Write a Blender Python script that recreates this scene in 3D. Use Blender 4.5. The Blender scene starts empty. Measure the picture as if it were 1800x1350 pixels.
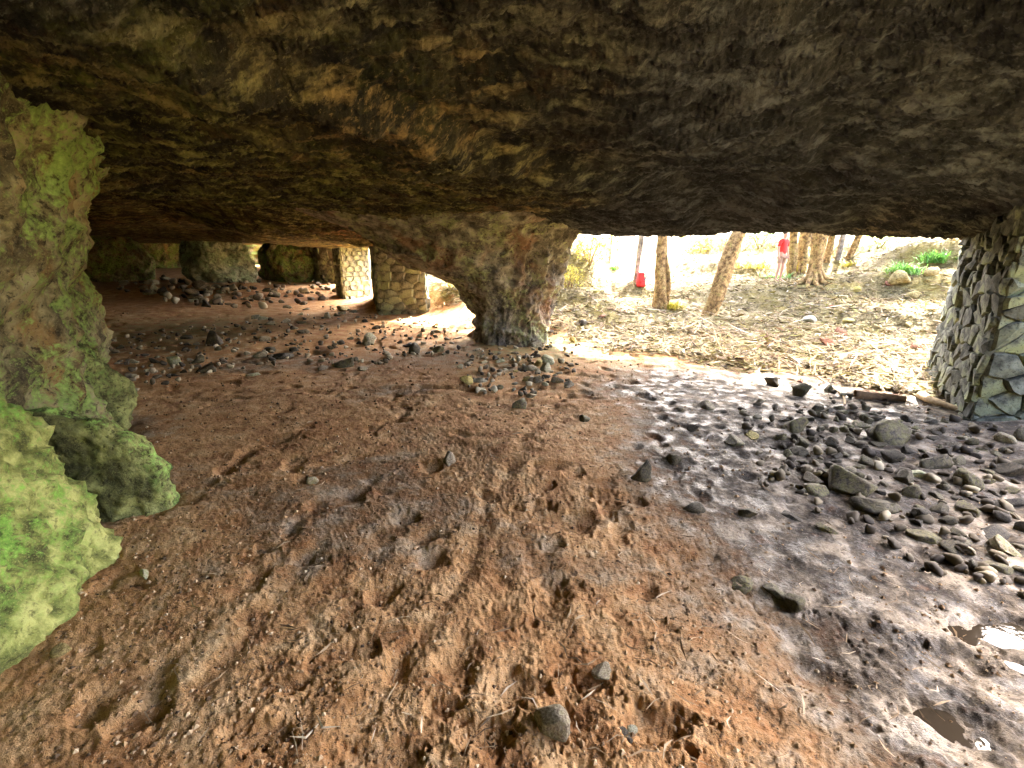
import bpy, math, random
import numpy as np
from mathutils import Vector, Matrix, Euler

# ------------------------------------------------------------------ camera, sky, sun, exposure
scene = bpy.context.scene
col = scene.collection
R = math.radians
FPX, PITCH, CAMZ = 820.0, R(16.0), 1.6          # focal length in photo pixels (1800 wide), tilt down, eye height
cam = bpy.data.cameras.new('Camera'); camo = bpy.data.objects.new('Camera', cam); col.objects.link(camo)
camo.location = (0, 0, CAMZ); camo.rotation_euler = (R(90) - PITCH, 0, 0)
cam.sensor_width = 36; cam.lens = FPX / 1800 * 36; cam.clip_start = 0.05; cam.clip_end = 3000
scene.camera = camo

SUN_EL, SUN_AZ = R(46), R(38)                    # azimuth to the right of straight ahead
world = bpy.data.worlds.new('World'); scene.world = world; world.use_nodes = True
wn = world.node_tree; bgn = wn.nodes['Background']
sky = wn.nodes.new('ShaderNodeTexSky'); sky.sky_type = 'NISHITA'; sky.sun_disc = False
sky.sun_elevation = SUN_EL; sky.sun_rotation = SUN_AZ; sky.dust_density = 7.0; sky.air_density = 0.6; sky.ozone_density = 0.3
wn.links.new(sky.outputs[0], bgn.inputs[0]); bgn.inputs[1].default_value = 0.15
sl = bpy.data.lights.new('Sun', 'SUN'); sl.energy = 2.4; sl.angle = R(0.5); sl.color = (1, .95, .86)
so = bpy.data.objects.new('Sun', sl); col.objects.link(so)
sdir = Vector((math.sin(SUN_AZ) * math.cos(SUN_EL), math.cos(SUN_AZ) * math.cos(SUN_EL), math.sin(SUN_EL)))
so.rotation_euler = sdir.to_track_quat('Z', 'Y').to_euler(); so.location = (10, 10, 30)
vs = scene.view_settings; vs.view_transform = 'Standard'; vs.look = 'None'; vs.gamma = 1; vs.exposure = 4.85
cy = scene.cycles
cy.use_denoising = True
cy.max_bounces = 10; cy.diffuse_bounces = 7; cy.glossy_bounces = 3; cy.transparent_max_bounces = 8
cy.sample_clamp_indirect = 6.0; cy.caustics_reflective = False; cy.caustics_refractive = False

rng = np.random.default_rng(7); rnd = random.Random(11)

# ------------------------------------------------------------------ noise
def _hash(ix, iy, iz, seed):
    h = (ix.astype(np.int64) * 374761393 + iy.astype(np.int64) * 668265263 + iz.astype(np.int64) * 2147483647 + seed * 144665) & 0xFFFFFFFF
    h = ((h ^ (h >> 13)) * 1274126177) & 0xFFFFFFFF
    h = ((h ^ (h >> 16)) * 2246822519) & 0xFFFFFFFF
    return ((h ^ (h >> 15)) & 0xFFFF).astype(np.float32) / 32767.5 - 1.0
def vnoise(p, seed=0):
    """smooth value noise in -1..1; p is (N,2) or (N,3)"""
    f = np.floor(p); w = (p - f).astype(np.float32); i = f.astype(np.int64)
    w = w * w * w * (w * (w * 6 - 15) + 10)
    if p.shape[1] == 2:
        z0 = np.zeros(len(p), np.int64)
        a = _hash(i[:, 0], i[:, 1], z0, seed); b = _hash(i[:, 0] + 1, i[:, 1], z0, seed)
        c = _hash(i[:, 0], i[:, 1] + 1, z0, seed); d = _hash(i[:, 0] + 1, i[:, 1] + 1, z0, seed)
        u, v = w[:, 0], w[:, 1]
        return (a * (1 - u) + b * u) * (1 - v) + (c * (1 - u) + d * u) * v
    u, v, t = w[:, 0], w[:, 1], w[:, 2]; out = 0
    for dz in (0, 1):
        a = _hash(i[:, 0], i[:, 1], i[:, 2] + dz, seed); b = _hash(i[:, 0] + 1, i[:, 1], i[:, 2] + dz, seed)
        c = _hash(i[:, 0], i[:, 1] + 1, i[:, 2] + dz, seed); d = _hash(i[:, 0] + 1, i[:, 1] + 1, i[:, 2] + dz, seed)
        q = (a * (1 - u) + b * u) * (1 - v) + (c * (1 - u) + d * u) * v
        out = out + q * (t if dz else (1 - t))
    return out
ROT2 = np.array([[.8, -.6], [.6, .8]])
ROT3 = np.array([[0, .8, .6], [-.8, .36, -.48], [-.6, -.48, .64]])
def fbm(p, freq, octs, seed=0, gain=.5, ridge=False):
    q = np.asarray(p, float) * freq; m = ROT2 if q.shape[1] == 2 else ROT3
    a, s, tot = 1.0, 0, 0
    for o in range(octs):
        n = vnoise(q, seed + o)
        if ridge: n = 1 - 2 * np.abs(n)
        s = s + a * n; tot += a; a *= gain; q = (q @ m) * 2.03 + 17.3
    return s / tot
def sstep(a, b, x):
    t = np.clip((x - a) / (b - a), 0, 1); return t * t * (3 - 2 * t)

# ------------------------------------------------------------------ pixel (photo, 1800x1350) to direction
CP, SP = math.cos(PITCH), math.sin(PITCH)
def ray(u, v):
    x = (u - 900) / FPX; up = -(v - 675) / FPX
    return np.array([x, CP + up * SP, -SP + up * CP])
def at_y(u, v, y):
    d = ray(u, v); return np.array([0, 0, CAMZ]) + d * (y / d[1])

# ------------------------------------------------------------------ terrain and roof as height functions
GP = np.array([  # x, y, z
 (0,0,0),(0,4,0),(3,3,-.02),(2,1,-.05),(-3,5,0),(0,8,0),(4,6,-.03),(-6,8,.05),(-3,11,.03),(5,9,0),(2.6,9.5,.02),(3.9,12.4,.02),(5,11.2,0),(7.2,8.4,0),
 (-10,12,.2),(-12,18,.45),(-8,20,.25),(-5,15.5,.02),(-16,22,.5),(-6.3,12,.05),
 (1.7,14.2,1.65),(.7,10.8,.22),(-1.5,13.3,.85),(1.3,12.2,.7),(-3.4,17.5,.35),(-1,17,1.6),(-4.5,20,.4),(-2.4,14.6,.4),(3.0,15.5,.75),(3.3,13.4,.2),(4.4,18,.42),(6,17,.5),(8.8,15.8,.6),(10,15.8,.6),
 (8.9,20.5,1.35),(10.5,24,2.3),(13,22,2.1),(10.9,13.4,1.0),(13,14.3,1.8),(15,12,2.3),(9.5,11,.35),(11,9,.9),(20,20,3.2),(30,34,4.5),
 (5,20.5,.38),(6.4,25,-.2),(9,36,-1.2),(14,60,-2.5),(0,24,3.0),(-6,26,.8),(1.5,30,2.4),
 (5.2,1.2,.0),(6.4,2.2,.5),(6.2,-1,.6),(7.6,1.5,1.5),(7.6,-3,1.5),(10,0,2.3),(10,4,1.4),(14,-4,3.0),(20,-6,3.4),(32,0,4),(0,-10,0),(-20,-10,0),(-30,20,.5),(-10,-40,0),(40,60,2),(-30,60,2)], float)  # unseen bank on the right, raised to keep light off the roof
def shepard(P, x, y, power=3.0, soft=.6):
    out = np.empty(len(x))
    for s in range(0, len(x), 100000):
        xs, ys = x[s:s+100000, None], y[s:s+100000, None]
        w = 1 / ((xs - P[:, 0]) ** 2 + (ys - P[:, 1]) ** 2 + soft) ** power
        out[s:s+100000] = (w * P[:, 2]).sum(1) / w.sum(1)
    return out
def arr(x, y):
    x = np.atleast_1d(np.asarray(x, float)); y = np.atleast_1d(np.asarray(y, float)); return x, y
def gbase(x, y):
    x, y = arr(x, y); z = shepard(GP, x, y)
    far = sstep(60, 140, np.hypot(x, y)); return z * (1 - far) + far * (-1 + .8 * vnoise(np.stack([x, y], 1) * .02, 3))
def px_ground(u, v):
    """where the photo's pixel meets the terrain"""
    d = ray(u, v); t = np.linspace(.5, 70, 4000); X = d[0] * t; Y = d[1] * t; Z = CAMZ + d[2] * t
    hit = np.nonzero(Z < gbase(X, Y))[0]
    k = hit[0] if len(hit) else len(t) - 1
    return np.array([X[k], Y[k]])

# the cave mouth: line of the roof's lip, seen from the camera as (photo x, photo y, distance)
LIP = [(1012,408,9.8),(1060,407,9.2),(1100,407,8.8),(1135,409,8.5),(1185,413,8.15),(1240,416,7.8),(1262,411,7.7),(1285,417,7.55),(1330,416,7.35),(1385,419,7.1),
       (1440,417,6.9),(1480,419,6.75),(1520,428,6.6),(1545,430,6.5),(1585,420,6.4),(1620,411,6.3),(1650,417,6.25),(1690,424,6.2),(1800,420,5.7)]
lip = [at_y(*l) for l in LIP]
left_lip = [(-.4,11.0,1.95),(-2.1,12.6,1.85),(-2.9,14.2,1.75),(-4.2,16.8,1.7),(-6.6,20.5,1.75),(-8.3,25.0,1.8),(-11.5,32,1.9)]
rim = [np.array(p) for p in reversed(left_lip)] + lip + [np.array(p) for p in [(5.8,4.8,1.68),(4.9,3.95,1.8),(4.2,3.3,2.3),(3.65,2.4,2.8),(3.6,.6,2.95),(3.9,-2,2.8),(4.2,-6,2.7),(3.4,-8.2,2.5)]]  # unseen right side of the lip pulled in and raised to let in light
rim = np.array(rim)
rim_az = np.arctan2(rim[:, 0], rim[:, 1]); rim_r = np.hypot(rim[:, 0], rim[:, 1])
def outside(x, y):
    """0 under the roof, 1 outside; soft edge"""
    x, y = arr(x, y); az = np.arctan2(x, y); r = np.hypot(x, y)
    rr = np.interp(az, rim_az, rim_r, left=60, right=60)
    return sstep(-1.5, .1, r - rr + .5 * vnoise(np.stack([x, y], 1) * 1.3, 9) - .6 * (az < .12))
CPTS = np.array([(0,0,2.5),(0,2,2.5),(-1.5,2.2,2.4),(2,2,2.62),(2.9,1,2.66),(3.3,2.8,2.46),(0,3.7,2.28),(2,5,2.3),(4,5,1.98),(-2.5,4.5,2.35),(-2.2,1.0,2.5),(0,6,2.18),(0,8,2.14),(-2,8,2.12),(-4,7,2.3),(-6.5,8.5,2.5),
 (-10,14,2.25),(-9,10,2.5),(-5,11,1.95),(-3.3,12.5,1.7),(-5.4,16,1.68),(-8,17,1.85),(-11,20,1.9),(-15,20,2.1),(-14,28,2.0),(-20,25,2.0),(-4,-4,2.6),(3,-4,2.9),(2.5,6.6,2.02)] + [tuple(p) for p in rim], float)
def roof_z(x, y):
    x, y = arr(x, y); z = shepard(CPTS, x, y, 2.5, .5); p = np.stack([x, y], 1)
    # the broad step that crosses the roof from the near left to the mouth
    A, B = np.array([-1.6, 1.6]), np.array([3.6, 8.0]); t = (B - A) / np.linalg.norm(B - A); nrm = np.array([t[1], -t[0]])
    d = (p - A) @ nrm + .35 * fbm(p, .9, 3, 40); s = (p - A) @ t
    near = sstep(-1, 1.2, s) * (1 - sstep(5.5, 8.2, s))
    z = z - near * .20 * (1 - sstep(-.12, .16, d)) * np.exp(-np.maximum(-d, 0) / 3.5)
    d2 = d - 1.5 + .3 * fbm(p, .7, 2, 44); z = z + near * .10 * sstep(-.1, .12, d2)
    amp = np.clip(.35 + .65 * (1 - sstep(9, 24, np.hypot(x, y))), 0, 1)
    z = z + amp * (.10 * fbm(p, .55, 2, 41) + .065 * fbm(p * [.8, 1.5], 1.7, 3, 42, ridge=True) + .042 * fbm(p * [.8, 2.4], 6.5, 4, 43, .66, ridge=True) + .013 * fbm(p * [.8, 1.8], 24, 3, 47, .7, ridge=True))
    return z

# hollows trodden into the mud, given where they lie in the photo: (x, y, width px, depth m)
HOLES = [(1000,912,110,.07),(950,888,40,.05),(1040,868,60,.045),(1075,885,50,.04),(1050,850,50,.03),(490,770,55,.05),(450,775,30,.03),(440,812,22,.02),(690,690,90,.03),(725,700,50,.03),
 (620,1145,80,.05),(600,1045,40,.03),(465,967,34,.03),(490,985,40,.03),(425,990,26,.025),(360,1020,22,.03),(525,840,24,.02),(370,856,22,.02),(395,850,20,.02),(880,1090,70,.04),(985,1035,60,.045),(975,1050,40,.03),
 (900,1200,90,.06),(860,1280,90,.07),(1140,1275,90,.08),(1040,1200,60,.05),(780,1240,50,.04),(500,1210,50,.04),(460,1290,60,.05),(680,1320,80,.05),(1230,830,110,.03),(1290,850,80,.035),(1180,815,60,.03),
 (1600,1230,110,.04),(1720,1180,120,.04),(1530,1110,60,.05),(1350,1060,70,.04),(700,1080,40,.02),(560,1100,30,.02),(240,1030,36,.03),(330,700,60,.02),(930,795,40,.025),(985,720,60,.02),(1690,1300,100,.045),(1640,1165,90,.04),(1760,1110,90,.045)]
hole_xy = [(px_ground(u, v), w, dep) for u, v, w, dep in HOLES]
hole_w = []
for (u, v, w, dep), (p, _, _) in zip(HOLES, hole_xy):
    hole_w.append((p[0], p[1], w / FPX * np.linalg.norm([p[0], p[1], CAMZ]) * .42, dep))
# ruts left by wheels and feet, as photo polylines
RUTS = [[(470,1345),(560,1180),(640,1020),(700,900)],[(880,1345),(905,1180),(960,1040),(880,860),(930,760),(1000,700)],[(590,1345),(700,1180),(820,1000),(860,880)],[(1010,1345),(990,1180),(970,1030),(960,940)],
        [(350,1220),(430,1130),(560,960)],[(1130,1150),(1240,1200),(1360,1280)]]
ruts = [np.array([px_ground(*q) for q in r]) for r in RUTS]
def seg_dist(p, poly):
    best = np.full(len(p), 1e9)
    for a, b in zip(poly[:-1], poly[1:]):
        ab = b - a; t = np.clip(((p - a) @ ab) / (ab @ ab), 0, 1); best = np.minimum(best, np.hypot(*(p - a - t[:, None] * ab).T))
    return best
def wetness(x, y):
    """damp dark mud: the right of the floor and strips by the stones"""
    x, y = arr(x, y); p = np.stack([x, y], 1)
    w = sstep(-.25, 1.5, x - .10 * y + .45 * fbm(p, .9, 3, 60)) * (1 - sstep(5.2, 7.6, y + .5 * fbm(p, .8, 2, 61)))
    w2 = sstep(.12, .5, fbm(p, .75, 3, 62)) * (1 - sstep(7, 10, y)) * .55
    band = np.exp(-((y - 7.2 - .12 * x) / 1.1) ** 2) * sstep(-6.5, -3.5, x) * (1 - sstep(-.3, 1.2, x)) * .4
    return np.clip(np.maximum.reduce([w, w2, band]) * (1 - outside(x, y)), 0, 1)
def ground_z(x, y, detail=True):
    x, y = arr(x, y); p = np.stack([x, y], 1); r = np.hypot(x, y)
    z = gbase(x, y); o = outside(x, y)
    z = z + .03 * fbm(p, .8, 3, 20) + o * (.10 * fbm(p, .55, 3, 21) + .07 * fbm(p, 2.2, 3, 27, .6) * (1 - sstep(20, 40, r)))
    near = r < 16
    if near.any():
        q = p[near]; zz = np.zeros(len(q)); rn = r[near]; dry = 1 - .35 * wetness(q[:, 0], q[:, 1])
        trod = .5 + .5 * sstep(-.25, .35, fbm(q, .7, 2, 30))
        zz += .010 * fbm(q, 3.2, 4, 22, .6)
        zz += (.0035 * fbm(q, 30, 3, 23, .7, ridge=True) - .014 * np.clip(fbm(q, 34, 3, 26, .65) - .2, 0, 1) - .04 * np.clip(fbm(q, 6, 4, 28, .6) - .30, 0, 1)) * dry * trod * (1 - sstep(7, 14, rn))
        zz += .006 * dry * fbm(q, 55, 2, 24) * (1 - sstep(3, 7, rn))
        zz -= .045 * np.clip(fbm(q, 4.6, 2, 25) - .34, 0, 1) * 2.0
        for hx, hy, w, dep in hole_w:
            m = (np.abs(q[:, 0] - hx) < 3 * w) & (np.abs(q[:, 1] - hy) < 3 * w)
            if m.any():
                qq = q[m]; wob = 1 + .75 * fbm(qq, 1.6 / w, 3, int(hx * 91) & 255)
                d = np.hypot((qq[:, 0] - hx) * .8, (qq[:, 1] - hy) * 1.5) / w * wob
                zz[m] += -.6 * dep * np.exp(-d ** 3) + .12 * dep * np.exp(-((d - 1.35) / .3) ** 2)
        for k, rt in enumerate(ruts):
            d = seg_dist(q, rt) * (1 + .4 * vnoise(q * 3, 70 + k)); tread = .6 + .4 * np.sin((q[:, 0] * .35 + q[:, 1]) * 90)
            zz += -.010 * np.exp(-(d / .05) ** 2) * (.7 + .3 * tread) + .005 * np.exp(-((d - .11) / .045) ** 2)
        z[near] += zz
    return z
def gz(x, y): return float(ground_z(x, y)[0])

# ------------------------------------------------------------------ mesh helpers
def tag(o, label=None, cat=None, group=None, kind=None):
    if label: o['label'] = label
    if cat: o['category'] = cat
    if group: o['group'] = group
    if kind: o['kind'] = kind
    return o
def np_mesh(name, verts, quads=None, tris=None, smooth=True):
    me = bpy.data.meshes.new(name); verts = np.asarray(verts, np.float32)
    nq = 0 if quads is None else len(quads); nt = 0 if tris is None else len(tris)
    loops = np.concatenate([np.asarray(a, np.int32).ravel() for a in (quads, tris) if a is not None and len(a)])
    me.vertices.add(len(verts)); me.vertices.foreach_set('co', verts.ravel())
    me.loops.add(len(loops)); me.loops.foreach_set('vertex_index', loops)
    st = np.concatenate([np.arange(nq) * 4, nq * 4 + np.arange(nt) * 3]).astype(np.int32)
    me.polygons.add(nq + nt); me.polygons.foreach_set('loop_start', st)
    me.update(calc_edges=True)
    me.polygons.foreach_set('use_smooth', np.full(nq + nt, smooth)); me.validate(); return me
def grid_quads(nr, nc, wrap=False):
    i = np.arange(nr - 1)[:, None]; j = np.arange(nc if wrap else nc - 1)[None]; j2 = (j + 1) % nc
    return np.stack([(i * nc + j), (i * nc + j2), ((i + 1) * nc + j2), ((i + 1) * nc + j)], -1).reshape(-1, 4)
def obj(name, me, mat=None, parent=None, loc=None):
    o = bpy.data.objects.new(name, me); col.objects.link(o)
    if mat is not None and me is not None and not me.materials: me.materials.append(mat)
    if parent: o.parent = parent
    if loc is not None: o.location = [float(c) for c in loc]
    return o
def empty(name, loc, rz=0):
    o = bpy.data.objects.new(name, None); col.objects.link(o); o.location = [float(c) for c in loc]; o.rotation_euler = (0, 0, rz); o.empty_display_size = .1; return o
def vattr(me, name, vals):
    a = me.attributes.new(name, 'FLOAT', 'POINT'); a.data.foreach_set('value', np.asarray(vals, np.float32))

# ------------------------------------------------------------------ materials
class NT:
    def __init__(s, name):
        s.m = bpy.data.materials.new(name); s.m.use_nodes = True; s.t = s.m.node_tree; s.b = s.t.nodes['Principled BSDF']; s.L = s.t.links.new
        s.tc = s.t.nodes.new('ShaderNodeTexCoord')
    def n(s, typ, **k):
        x = s.t.nodes.new(typ)
        for a, v in k.items(): setattr(x, a, v)
        return x
    def noise(s, scale, detail=6, rough=.6, coord='Object', mp=None):
        x = s.n('ShaderNodeTexNoise'); x.inputs['Scale'].default_value = scale; x.inputs['Detail'].default_value = detail; x.inputs['Roughness'].default_value = rough
        src = s.tc.outputs[coord]
        if coord == 'World': src = s.geo()
        if mp:
            m = s.n('ShaderNodeMapping'); m.inputs['Scale'].default_value = mp; s.L(src, m.inputs[0]); src = m.outputs[0]
        s.L(src, x.inputs['Vector']); return x.outputs['Fac']
    def ramp(s, fac, stops):
        x = s.n('ShaderNodeValToRGB'); e = x.color_ramp.elements
        while len(e) < len(stops): e.new(.5)
        for q, (p, c) in zip(e, stops): q.position = p; q.color = (*c, 1) if len(c) == 3 else c
        s.L(fac, x.inputs[0]); return x.outputs[0]
    def rng(s, fac, a, b, lo=0., hi=1.):
        x = s.n('ShaderNodeMapRange'); s.L(fac, x.inputs[0])
        for i, v in enumerate((a, b, lo, hi)): x.inputs[i + 1].default_value = v
        return x.outputs[0]
    def mix(s, f, a, b, mode='MIX'):
        x = s.n('ShaderNodeMix', data_type='RGBA', blend_type=mode)
        for sock, v in ((x.inputs[0], f), (x.inputs[6], a), (x.inputs[7], b)):
            if isinstance(v, (int, float)): sock.default_value = v
            elif isinstance(v, tuple): sock.default_value = (*v, 1)
            else: s.L(v, sock)
        return x.outputs[2]
    def math(s, op, a, b=0.):
        x = s.n('ShaderNodeMath', operation=op)
        for i, v in enumerate((a, b)):
            if isinstance(v, (int, float)): x.inputs[i].default_value = v
            else: s.L(v, x.inputs[i])
        return x.outputs[0]
    def attr(s, name): return s.n('ShaderNodeAttribute', attribute_name=name).outputs['Fac']
    def orand(s): return s.n('ShaderNodeObjectInfo').outputs['Random']
    def bump(s, *hs):
        prev = None
        for h, st, di in hs:
            b = s.n('ShaderNodeBump'); b.inputs['Strength'].default_value = st; b.inputs['Distance'].default_value = di; s.L(h, b.inputs['Height'])
            if prev: s.L(prev, b.inputs['Normal'])
            prev = b.outputs[0]
        s.L(prev, s.b.inputs['Normal'])
    def out(s, color, rough=.9, spec=.3):
        for k, v in (('Base Color', color), ('Roughness', rough), ('Specular IOR Level', spec)):
            if isinstance(v, (int, float)): s.b.inputs[k].default_value = v
            elif isinstance(v, tuple): s.b.inputs[k].default_value = (*v, 1)
            else: s.L(v, s.b.inputs[k])
        return s.m

def mat_ground():
    s = NT('ground'); wet = s.attr('wet'); out = s.attr('out'); alg = s.attr('algae')
    big = s.noise(.9, 5); mid = s.noise(5, 6, .65); fine = s.noise(38, 5, .7); vf = s.noise(140, 3, .7)
    red = s.ramp(mid, [(.36, (.29, .14, .055)), (.5, (.48, .285, .125)), (.64, (.62, .44, .24))])
    red = s.mix(s.rng(big, .35, .65), red, s.ramp(mid, [(.36, (.32, .14, .045)), (.64, (.55, .30, .12))]))
    wetc = s.ramp(mid, [(.39, (.018, .013, .008)), (.5, (.095, .072, .048)), (.62, (.31, .25, .18))])
    w = s.rng(s.math('ADD', wet, s.rng(mid, .3, .7, -.3, .3)), .2, .85)
    c = s.mix(w, red, wetc)
    c = s.mix(s.rng(fine, .54, .66, 0, .55), c, s.mix(w, (.42, .27, .15), (.24, .21, .18)))     # pale dry crumbs and leaf bits
    c = s.mix(s.rng(fine, .45, .36, 0, .75), c, (.03, .018, .011))                                # dark humus bits
    lit = s.ramp(s.noise(21, 6, .7), [(.34, (.04, .027, .011)), (.45, (.115, .085, .033)), (.55, (.19, .15, .065)), (.66, (.29, .245, .14))])
    lit = s.mix(s.rng(s.noise(1.3, 4), .46, .6, 0, .75), lit, s.ramp(s.noise(30, 4, .7), [(.38, (.11, .08, .02)), (.6, (.31, .25, .07))]))
    c = s.mix(s.rng(s.math('ADD', out, s.rng(mid, .3, .7, -.25, .25)), .35, .65), c, lit)
    c = s.mix(s.math('MULTIPLY', alg, s.rng(mid, .35, .6)), c, (.13, .17, .06))
    s.bump((mid, .4, .03), (fine, .9, .014), (vf, .9, .006))
    rough = s.mix(s.rng(s.math('MULTIPLY', w, s.rng(s.noise(7, 4), .46, .62)), .1, .8), (.95,) * 3, (.42,) * 3)
    return s.out(c, rough, .4)
def mat_rock(name, dark, mid_, light, moss=None, moss_amt=.5, red=None, scale=1., attr=None, spec=.25, rough=.88, spots=.85):
    s = NT(name); big = s.noise(.8 * scale, 5, .6); mid = s.noise(3.2 * scale, 8, .66); fine = s.noise(17 * scale, 6, .7); vf = s.noise(70 * scale, 4, .7)
    c = s.ramp(mid, [(.39, dark), (.5, mid_), (.61, light)])
    if red: c = s.mix(s.rng(s.noise(1.1 * scale, 4, .6, mp=(1, 1.3, .8)), .52, .66, 0, .75), c, red)
    if moss:
        m = s.rng(s.math('ADD', s.noise(1.9 * scale, 6, .7), s.rng(fine, .3, .7, -.12, .12)), .66 - .3 * moss_amt, .78 - .3 * moss_amt)
        if attr: m = s.math('MULTIPLY', m, s.attr(attr))
        c = s.mix(m, c, s.ramp(fine, [(.3, tuple(v * .45 for v in moss)), (.55, moss), (.72, tuple(min(1, v * 1.6) for v in moss))]))
    c = s.mix(s.rng(fine, .46, .36, 0, spots), c, tuple(v * .3 for v in dark))
    c = s.mix(s.rng(vf, .56, .66, 0, .55), c, light)
    vo = s.n('ShaderNodeTexVoronoi'); vo.inputs['Scale'].default_value = 9 * scale; s.L(s.tc.outputs['Object'], vo.inputs['Vector'])
    s.bump((mid, .6, .08 / scale), (vo.outputs['Distance'], .35, .04 / scale), (fine, .7, .022 / scale), (vf, .5, .006 / scale))
    return s.out(c, rough, spec)
def mat_simple(name, stops, scale=12, rough=.85, coord='Object', jitter=.0, spec=.3, bump=.4, bd=.01):
    s = NT(name); f = s.noise(scale, 6, .65, coord); c = s.ramp(f, stops)
    if jitter:
        h = s.n('ShaderNodeHueSaturation'); s.L(s.rng(s.orand(), 0, 1, 1 - jitter, 1 + jitter), h.inputs['Value']); s.L(s.rng(s.orand(), 0, 1, .7, 1.2), h.inputs['Saturation']); s.L(c, h.inputs['Color']); c = h.outputs[0]
    s.bump((f, bump, bd), (s.noise(scale * 5, 4, .7, coord), bump, bd * .35)); return s.out(c, rough, spec)
def mat_island(name, stops, rough=.7, trans=.0, spec=.3):
    s = NT(name); g = s.n('ShaderNodeNewGeometry'); c = s.ramp(g.outputs['Random Per Island'], stops)
    s.out(c, rough, spec)
    if trans:
        tr = s.n('ShaderNodeBsdfTranslucent'); s.L(c, tr.inputs[0]); mx = s.n('ShaderNodeMixShader'); mx.inputs[0].default_value = trans
        s.L(s.b.outputs[0], mx.inputs[1]); s.L(tr.outputs[0], mx.inputs[2]); s.L(mx.outputs[0], s.t.nodes['Material Output'].inputs[0])
    return s.m
def mat_stone(name, dark, light, moss=None, scale=1., wetrough=.9):
    s = NT(name); mid = s.noise(7 * scale, 7, .65); fine = s.noise(45 * scale, 5, .7)
    c = s.ramp(mid, [(.37, dark), (.62, light)])
    r = s.orand()
    if moss: c = s.mix(s.math('MULTIPLY', s.rng(s.noise(4 * scale, 5), .42, .6), s.rng(r, .2, .9)), c, moss)
    h = s.n('ShaderNodeHueSaturation'); s.L(s.rng(r, 0, 1, .65, 1.35), h.inputs['Value']); s.L(c, h.inputs['Color']); c = h.outputs[0]
    c = s.mix(s.rng(fine, .46, .36, 0, .7), c, tuple(v * .3 for v in dark))
    s.bump((mid, .5, .03 / scale), (fine, .6, .008 / scale)); return s.out(c, wetrough, .35)

M = {}
M['ground'] = mat_ground()
def mat_roof():
    s = NT('roof_rock'); big = s.noise(.55, 5, .6); mid = s.noise(2.6, 8, .68, mp=(1, .8, 1)); fine = s.noise(13, 7, .72); vf = s.noise(60, 4, .7)
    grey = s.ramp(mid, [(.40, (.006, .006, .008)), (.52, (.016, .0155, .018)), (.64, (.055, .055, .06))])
    warm_lit = s.ramp(mid, [(.40, (.010, .008, .004)), (.52, (.036, .029, .013)), (.64, (.12, .10, .042))])
    c = s.mix(s.attr('warm_lit'), grey, warm_lit)
    c = s.mix(s.math('MULTIPLY', s.rng(s.noise(2.3, 5, .7), .56, .66, 0, .6), s.attr('warm_lit')), c, (.14, .07, .03))
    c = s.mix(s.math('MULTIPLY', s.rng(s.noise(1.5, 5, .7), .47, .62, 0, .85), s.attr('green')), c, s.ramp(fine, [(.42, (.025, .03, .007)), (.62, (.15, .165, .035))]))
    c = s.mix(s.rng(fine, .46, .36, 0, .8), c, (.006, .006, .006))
    lit_streak = s.noise(4.2, 7, .66, mp=(.7, 2.2, 1.2)); s2 = s.noise(24, 6, .75, mp=(.8, 1.9, 1))
    pale = s.mix(s.attr('warm_lit'), (.10, .108, .13), (.36, .335, .115)); pale = s.mix(s.math('MULTIPLY', s.rng(big, .5, .62), s.attr('warm_lit')), pale, (.32, .19, .08))
    c = s.mix(s.rng(lit_streak, .50, .66, 0, .8), c, pale); c = s.mix(s.rng(s2, .57, .64, 0, .5), c, pale)  # pale streaks painted in as raking light on the ridges
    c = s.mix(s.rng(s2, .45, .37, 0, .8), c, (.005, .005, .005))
    vo = s.n('ShaderNodeTexVoronoi'); vo.inputs['Scale'].default_value = 6; s.L(s.tc.outputs['Object'], vo.inputs['Vector'])
    s.bump((mid, .7, .10), (vo.outputs['Distance'], .3, .05), (fine, .8, .03), (vf, .5, .008)); return s.out(c, .9, .2)
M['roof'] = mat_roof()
M['wall'] = mat_rock('cave_wall_rock', (.05, .042, .025), (.16, .14, .075), (.32, .29, .17), moss=(.20, .30, .08), moss_amt=.66, red=(.30, .17, .06), scale=1.3)
M['moss'] = mat_rock('mossy_rock', (.07, .08, .025), (.22, .25, .07), (.46, .48, .17), moss=(.18, .35, .06), moss_amt=.64, attr='moss', scale=2.0, spots=.6)
M['fin'] = mat_rock('fin_rock', (.045, .045, .018), (.13, .135, .05), (.28, .30, .11), moss=(.24, .42, .10), moss_amt=.7, attr='moss', scale=2.)
M['pillar'] = mat_rock('pillar_rock', (.07, .06, .048), (.20, .175, .14), (.38, .35, .29), moss=(.27, .29, .15), moss_amt=.5, red=(.27, .14, .08), scale=1.1)
M['stub'] = mat_rock('pale_rock', (.10, .11, .08), (.27, .30, .22), (.48, .52, .40), moss=(.28, .38, .25), moss_amt=.6)
M['dark_stone'] = mat_stone('dark_stone', (.020, .015, .010), (.11, .088, .055), moss=(.12, .108, .04), scale=1.2, wetrough=.7)
M['tan_stone'] = mat_stone('tan_stone', (.10, .07, .045), (.40, .34, .25), moss=(.22, .21, .10), scale=1.3)
M['pale_stone'] = mat_stone('pale_stone', (.17, .15, .10), (.50, .47, .36), moss=(.28, .31, .16), scale=1.)
M['yellow_stone'] = mat_stone('yellow_stone', (.18, .13, .05), (.50, .40, .17), moss=(.38, .33, .07), scale=1.)
M['red_stone'] = mat_stone('red_stone', (.16, .055, .03), (.42, .20, .12), scale=1.)
M['masonry'] = mat_stone('masonry_stone', (.09, .095, .07), (.36, .375, .30), moss=(.25, .30, .17), scale=.9)
M['masonry_dark'] = mat_stone('masonry_dark', (.04, .043, .034), (.20, .21, .17), moss=(.19, .215, .11), scale=1.2)
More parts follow.
